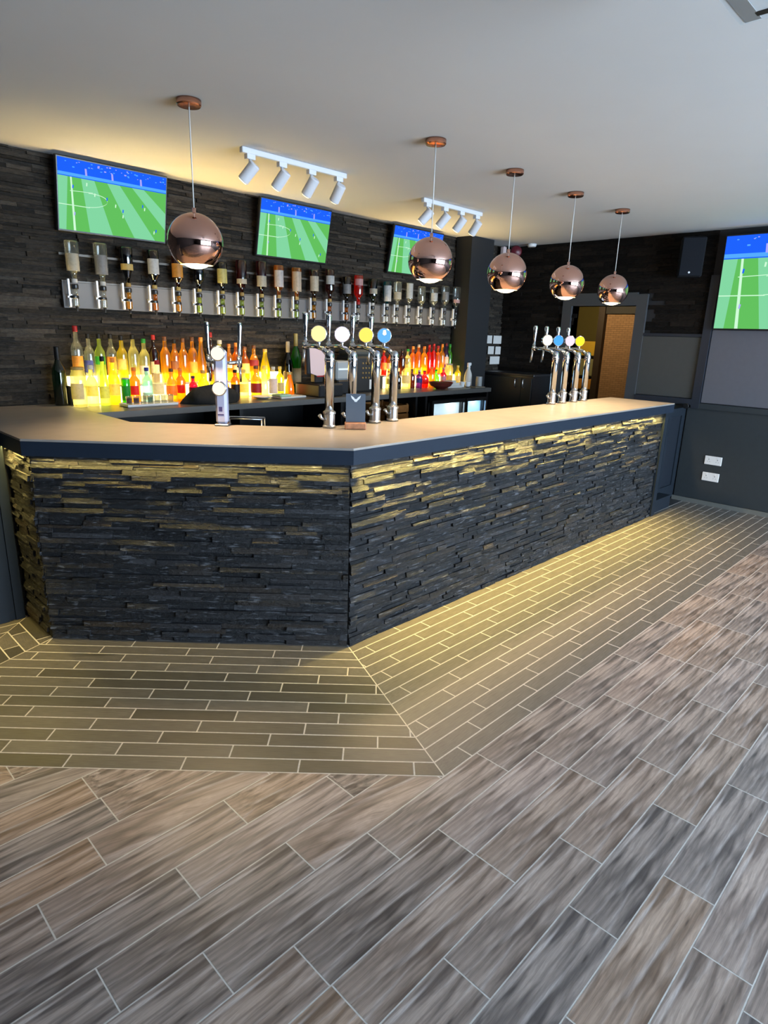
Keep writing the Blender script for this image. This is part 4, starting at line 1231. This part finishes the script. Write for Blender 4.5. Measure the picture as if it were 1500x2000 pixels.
# ------------------------------------------------------------------ THINGS ON THE BACK COUNTER
tl = thing('till', 'black till with a pinkish paper stuck to its upright screen', 'till', (3.655, 4.43, Z1), 0.06)
g = MB(); g.bbox(-0.145, 0.15, -0.16, 0.16, 0.0005, 0.11, 0.01); g.build('cash_drawer', m_black, tl)
g = MB(); g.bbox(-0.05, 0.05, 0.0, 0.06, 0.11, 0.24, 0.008); g.build('stand', m_black, tl)
g = MB(); g.bbox(-0.17, 0.17, -0.03, 0.01, 0.19, 0.43, 0.008); sc = g.build('screen', m_black, tl)
g = MB(); g.poly([(-0.145, -0.032, 0.425), (-0.13, -0.034, 0.20), (-0.02, -0.036, 0.165), (0.10, -0.034, 0.21), (0.112, -0.033, 0.30), (0.085, -0.034, 0.335), (0.118, -0.032, 0.36), (0.10, -0.032, 0.42)]); g.build('paper_notice', m_pinkpaper, sc)
g = MB(); g.poly([(-0.06, -0.0365, 0.166), (0.03, -0.0365, 0.166), (0.03, -0.0365, 0.178), (-0.06, -0.0365, 0.178)]); g.build('red_tab', cm('red'), sc)
pt = thing('receipt_printer', 'grey receipt printer beside the till', 'printer', (3.955, 4.50, Z1))
g = MB(); g.bbox(-0.10, 0.10, -0.10, 0.10, 0.0005, 0.13, 0.012); g.build('base', m_black, pt)
g = MB(); g.bbox(-0.11, 0.11, -0.09, 0.10, 0.13, 0.30, 0.015); bd = g.build('cover', m_greyplastic, pt)
g = MB(); g.box(-0.09, 0.09, -0.0935, -0.09, 0.22, 0.235); g.build('paper_slot', m_white, bd)
co = thing('coffee_machine', 'black machine with buttons between the till and the bottles', 'machine', (4.27, 4.60, Z1))
g = MB(); g.bbox(-0.15, 0.15, -0.15, 0.15, 0.0005, 0.34, 0.02); g.build('body', plain('black enamel', (0.02, 0.02, 0.02), 0.3), co)
g = MB(); g.bbox(-0.14, 0.14, -0.13, 0.13, 0.34, 0.40, 0.02); g.build('lid', plain('dark grey enamel', (0.05, 0.05, 0.045), 0.3), co)
for k in range(3):
    for j in range(4):
        g = MB(); g.lathe([(0.010, 0), (0.008, 0.006)], (-0.06 + 0.04 * k, -0.15, 0.14 + 0.045 * j), (0, -1, 0), 10)
        g.build('button', cm('darkgold'), co)
g = MB(); g.box(0.03, 0.08, -0.153, -0.15, 0.03, 0.12); g.build('price_tag', m_paper, co)

# black bag
bg = MB()
rb = random.Random(4)
n1, n2 = 22, 9
for j in range(n2 + 1):
    f = j / n2
    for i in range(n1):
        t = 2 * PI * i / n1
        rad = math.sqrt(max(0.0, 1 - f ** 2.4))
        rr = 1 + 0.10 * math.sin(3 * t + 4 * f) + 0.05 * math.sin(7 * t)
        bg.v.append((2.545 + 0.235 * rad * rr * math.cos(t), 4.375 + 0.115 * rad * rr * math.sin(t), Z1 + 0.001 + f * (0.118 + 0.02 * math.cos(2 * t)) * (1 if j else 0)))
for j in range(n2):
    for i in range(n1):
        k = (i + 1) % n1
        bg.face([j * n1 + i, j * n1 + k, (j + 1) * n1 + k, (j + 1) * n1 + i], 0, True)
bg.face(list(range(n1 - 1, -1, -1))); bg.face([n2 * n1 + i for i in range(n1)])
ob = bg.build('cloth_bag', m_blackmatt); tag(ob, 'slumped black cloth bag lying on the back counter', 'bag')
# tray with shot glasses
tr = thing('tray', 'white shallow tray with small glasses before the orange bottles', 'tray', (2.07, 4.44, Z1))
g = MB(); g.bbox(-0.19, 0.19, -0.075, 0.075, 0.0005, 0.010, 0.004); g.build('plate', m_white, tr)
g = MB(); g.box(-0.19, 0.19, -0.075, -0.07, 0.01, 0.018); g.box(-0.19, 0.19, 0.07, 0.075, 0.01, 0.018); g.box(-0.19, -0.185, -0.07, 0.07, 0.01, 0.018); g.box(0.185, 0.19, -0.07, 0.07, 0.01, 0.018); g.build('rim', m_white, tr)
for k in range(7):
    lq = ('purple', 'purple', 'clear', 'blue', 'clear', 'clear', 'clear')[k]
    sg = thing('shot_glass', '%s shot glass, %s along the white tray from the stone end' % (GN[lq], ORD[k]), 'glass', (1.915 + 0.052 * k, 4.42, Z1 + 0.0105), group='shot glasses on the white tray')
    add_part('tumbler', 'sg', lambda: MB().lathe([(0.018, 0), (0.019, 0.006), (0.023, 0.062), (0.021, 0.062), (0.017, 0.012)], seg=18), gm('clear'), sg)
    if lq != 'clear':
        add_part('drink', ('sd', lq), lambda: MB().lathe([(0.016, 0.0125), (0.0195, 0.048)], seg=16), gm(lq), sg)
pl = MB(); pl.lathe([(0.03, 0.0005), (0.055, 0.004), (0.085, 0.016), (0.082, 0.019), (0.05, 0.010), (0.01, 0.008)], (3.06, 4.45, Z1), seg=32)
tag(pl.build('saucer', m_white), 'pale saucer on the back counter past the black bag', 'saucer')
cl = thing('bar_towel', 'white and green folded bar towel on the back counter', 'towel', (3.29, 4.40, Z1), 0.1)
g = MB(); g.bbox(-0.14, 0.15, -0.07, 0.07, 0.0005, 0.016, 0.006); g.build('cloth', m_paper, cl)
g = MB(); g.bbox(-0.14, -0.01, -0.06, 0.06, 0.016, 0.034, 0.008); g.build('fold', plain('pale green cloth', (0.33, 0.50, 0.36), 0.9, bump=0.3), cl)
# right-hand end things
bwl = MB(); bwl.lathe([(0.05, 0.0005), (0.055, 0.006), (0.11, 0.035), (0.135, 0.075), (0.130, 0.075), (0.10, 0.042), (0.05, 0.012)], (5.28, 4.365, Z1), seg=32)
tag(bwl.build('bowl', plain('dark red brown bowl', (0.10, 0.018, 0.012), 0.35)), 'dark red brown bowl before the red bottles', 'bowl')
ng = MB()
for k, (a, b, c_, d_, z) in enumerate(((-0.10, 0.10, -0.06, 0.07, 0.03), (-0.07, 0.08, -0.05, 0.05, 0.055), (-0.09, 0.03, -0.04, 0.06, 0.078))):
    ng.box(a, b, c_, d_, z - 0.026 if k else 0.001, z, rot=Matrix.Rotation(0.25 * k - 0.2, 3, 'Z'), org=(0, 0, 0))
ng.v = [(x + 5.56, y + 4.44, z + Z1) for x, y, z in ng.v]
tag(ng.build('paper_napkins', m_paper), 'heap of pale paper napkins beside the red brown bowl', 'napkins')
for k, (x, y, lab) in enumerate(((5.72, 4.42, 'small white cup beside the napkin heap'), (5.80, 4.40, 'small white cup beside the spray bottle'))):
    g = MB(); g.lathe([(0.022, 0.0005), (0.026, 0.006), (0.034, 0.060), (0.031, 0.060), (0.024, 0.010)], (x, y, Z1), seg=20); 
    tag(g.build('cup', m_white), lab, 'cup', 'white cups on the back counter')
sb = thing('spray_bottle', 'white trigger spray bottle at the pillar end of the back counter', 'spray bottle', (5.93, 4.50, Z1), 0.3)
g = MB(); g.lathe([(0.042, 0.0005), (0.047, 0.008), (0.047, 0.09), (0.040, 0.14), (0.022, 0.185), (0.014, 0.20), (0.014, 0.215)], seg=24); g.build('body', m_paper, sb)
g = MB(); g.bbox(-0.018, 0.055, -0.014, 0.014, 0.228, 0.262, 0.006); g.cyl((0, 0, 0.212), (0, 0, 0.232), 0.018); g.cyl((0.055, 0, 0.248), (0.068, 0, 0.248), 0.008); hd = g.build('spray_head', m_white, sb)
g = MB(); g.tube([(0.035, 0, 0.228), (0.042, 0, 0.205), (0.034, 0, 0.185)], [0.006, 0.006, 0.005], 8); g.build('trigger', m_white, hd)
g = MB(); g.lathe([(0.032, 0.0005), (0.036, 0.006), (0.036, 0.115), (0.033, 0.115), (0.031, 0.01)], (5.955, 4.36, Z1), seg=22)
tag(g.build('grey_cup', m_greyplastic), 'grey beaker beside the white spray bottle', 'cup')
g = MB(); g.bbox(5.74, 5.92, 4.24, 4.32, Z1 + 0.0005, Z1 + 0.012, 0.004)
tag(g.build('notepad', plain('dull paper', (0.16, 0.14, 0.11), 0.8)), 'dull brown notepad on the corner of the back counter', 'notepad')
# steel rack inside the bar, behind the lavender font
rk = thing('drip_rack', 'low steel rack inside the bar behind the lavender font', 'rack', (2.36, 3.64, 0.885), -PI / 4)
g = MB()
for z in (0.19, 0.10):
    g.tube([(-0.12, -0.05, z), (0.12, -0.05, z), (0.12, 0.06, z), (-0.12, 0.06, z), (-0.12, -0.05, z)], 0.005, 8)
for x in (-0.12, 0.12):
    for y in (-0.05, 0.06):
        g.cyl((x, y, 0), (x, y, 0.19), 0.005, seg=8)
g.build('frame', m_steel, rk)
g = MB(); g.box(-0.13, 0.13, -0.06, 0.07, -0.02, 0.0); g.box(-0.13, 0.13, -0.11, -0.06, -0.02, -0.008); g.build('shelf', m_black, rk)

# ------------------------------------------------------------------ WALL THINGS
nt = [  # x0, x1, z0, z1 on the back wall beside the corner
    (6.575, 6.815, 1.575, 1.672, 'white notice, upper row, beside the pillar'), (6.845, 7.020, 1.573, 1.672, 'white notice, upper row, next to the room corner'),
    (6.575, 6.700, 1.445, 1.540, 'small white notice, middle row, beside the pillar'), (6.745, 6.870, 1.443, 1.540, 'small white notice at the centre of the middle row'), (6.905, 7.020, 1.441, 1.538, 'narrow white notice, middle row, next to the room corner'),
    (6.800, 7.010, 1.318, 1.415, 'single white notice in the lowest row above the cupboard')]
for x0, x1, z0, z1, lab in nt:
    g = MB(); g.box(x0, x1, YB - 0.036, YB - 0.033, z0, z1)
    tag(g.build('notice', m_paper), lab, 'notice', 'white notices on the wall beside the pillar')

spk = thing('wall_speaker', 'black box speaker high on the wall between doorway and largest screen', 'speaker', (6.88, 2.555, 2.47), -PI / 2 + 0.45)
g = MB(); g.bbox(-0.11, 0.11, -0.09, 0.08, -0.185, 0.185, 0.012); g.build('cabinet', plain('black cabinet', (0.004, 0.004, 0.005), 0.6, spec=0.2), spk)
g = MB(); g.bbox(-0.10, 0.10, -0.098, -0.090, -0.175, 0.175, 0.003); gr = g.build('grille', plain('dark grille', (0.004, 0.005, 0.008), 0.7, noise=0.3, nscale=200, spec=0.15), spk)
g = MB(); g.lathe([(0.010, 0), (0.009, 0.002)], (-0.01, -0.098, -0.145), (0, -1, 0), 14); g.build('maker_badge', m_white, gr)
g = MB(); g.box(-0.03, 0.03, 0.08, 0.14, -0.05, 0.05); g.build('bracket', m_black, spk)

for z0, lab in ((0.436, 'upper white double socket low on the dark teal wall'), (0.262, 'lower white double socket on the dark teal wall')):
    s = thing('double_socket', lab, 'socket', (XR - 0.018, 2.065, z0), group='white sockets on the right wall')
    g = MB(); g.bbox(-0.009, 0.0, -0.083, 0.083, 0.0, 0.090, 0.003); g.build('plate', m_white, s)
    for dy in (-0.042, 0.042):
        g = MB()
        g.box(-0.0096, -0.009, dy - 0.004, dy + 0.004, 0.05, 0.062); g.box(-0.0096, -0.009, dy - 0.015, dy - 0.008, 0.03, 0.035); g.box(-0.0096, -0.009, dy + 0.008, dy + 0.015, 0.03, 0.035)
        g.build('outlet', m_greyplastic, s)
        g = MB(); g.box(-0.012, -0.009, dy - 0.006, dy + 0.006, 0.068, 0.08); g.build('switch', m_white, s)

be = thing('alarm_bell', 'dark red alarm bell high in the far room corner', 'alarm bell', (6.93, 4.66, 2.66))
g = MB(); g.lathe([(0.070, 0.0), (0.072, 0.02), (0.060, 0.05), (0.03, 0.066), (0.004, 0.07)], axis=(-0.75, -0.66, 0), seg=28); g.build('gong', m_red, be)
g = MB(); g.cyl((0.04, 0.035, 0), (-0.002, -0.002, 0), 0.045); g.build('backbox', m_red, be)
g = MB(); g.lathe([(0.045, -0.035), (0.052, -0.02), (0.055, -0.001)], (6.90, 4.42, HC), seg=24)
tag(g.build('smoke_detector', m_white), 'small white smoke detector on the ceiling near the alarm bell', 'detector')
g = MB(); g.bbox(6.80, 6.86, 4.74, 4.80, 2.60, 2.715, 0.012)
tag(g.build('motion_sensor', plain('pinkish white plastic', (0.62, 0.48, 0.46), 0.5)), 'small pinkish white motion sensor high in the room corner', 'sensor')

# ceiling projector close to the viewer
pj = thing('projector', 'white ceiling projector cut off by the picture edge above the floor', 'projector', (1.93, 0.57, 2.50))
g = MB(); g.bbox(-0.20, 0.20, -0.20, 0.19, 0.0, 0.11, 0.012); cs = g.build('casing', plain('white projector plastic', (0.66, 0.70, 0.72), 0.4), pj)
g = MB()
g.box(0.135, 0.160, -0.19, 0.13, -0.0015, 0.004)
g.build('vent', m_black, cs)
g = MB(); g.box(-0.18, 0.18, 0.125, 0.165, -0.0012, 0.004); g.build('edge_band', m_greyplastic, cs)
g = MB(); g.cyl((0.0, 0.0, 0.11), (0.0, 0.0, HC - 2.50 - 0.01), 0.02); g.cyl((0, 0, HC - 2.50 - 0.012), (0, 0, HC - 2.50 - 0.0005), 0.06); g.build('ceiling_mount', m_white, pj)
g = MB(); g.cyl((-0.201, -0.05, 0.055), (-0.23, -0.05, 0.055), 0.035, 0.032, 24); g.build('lens', m_black, cs)
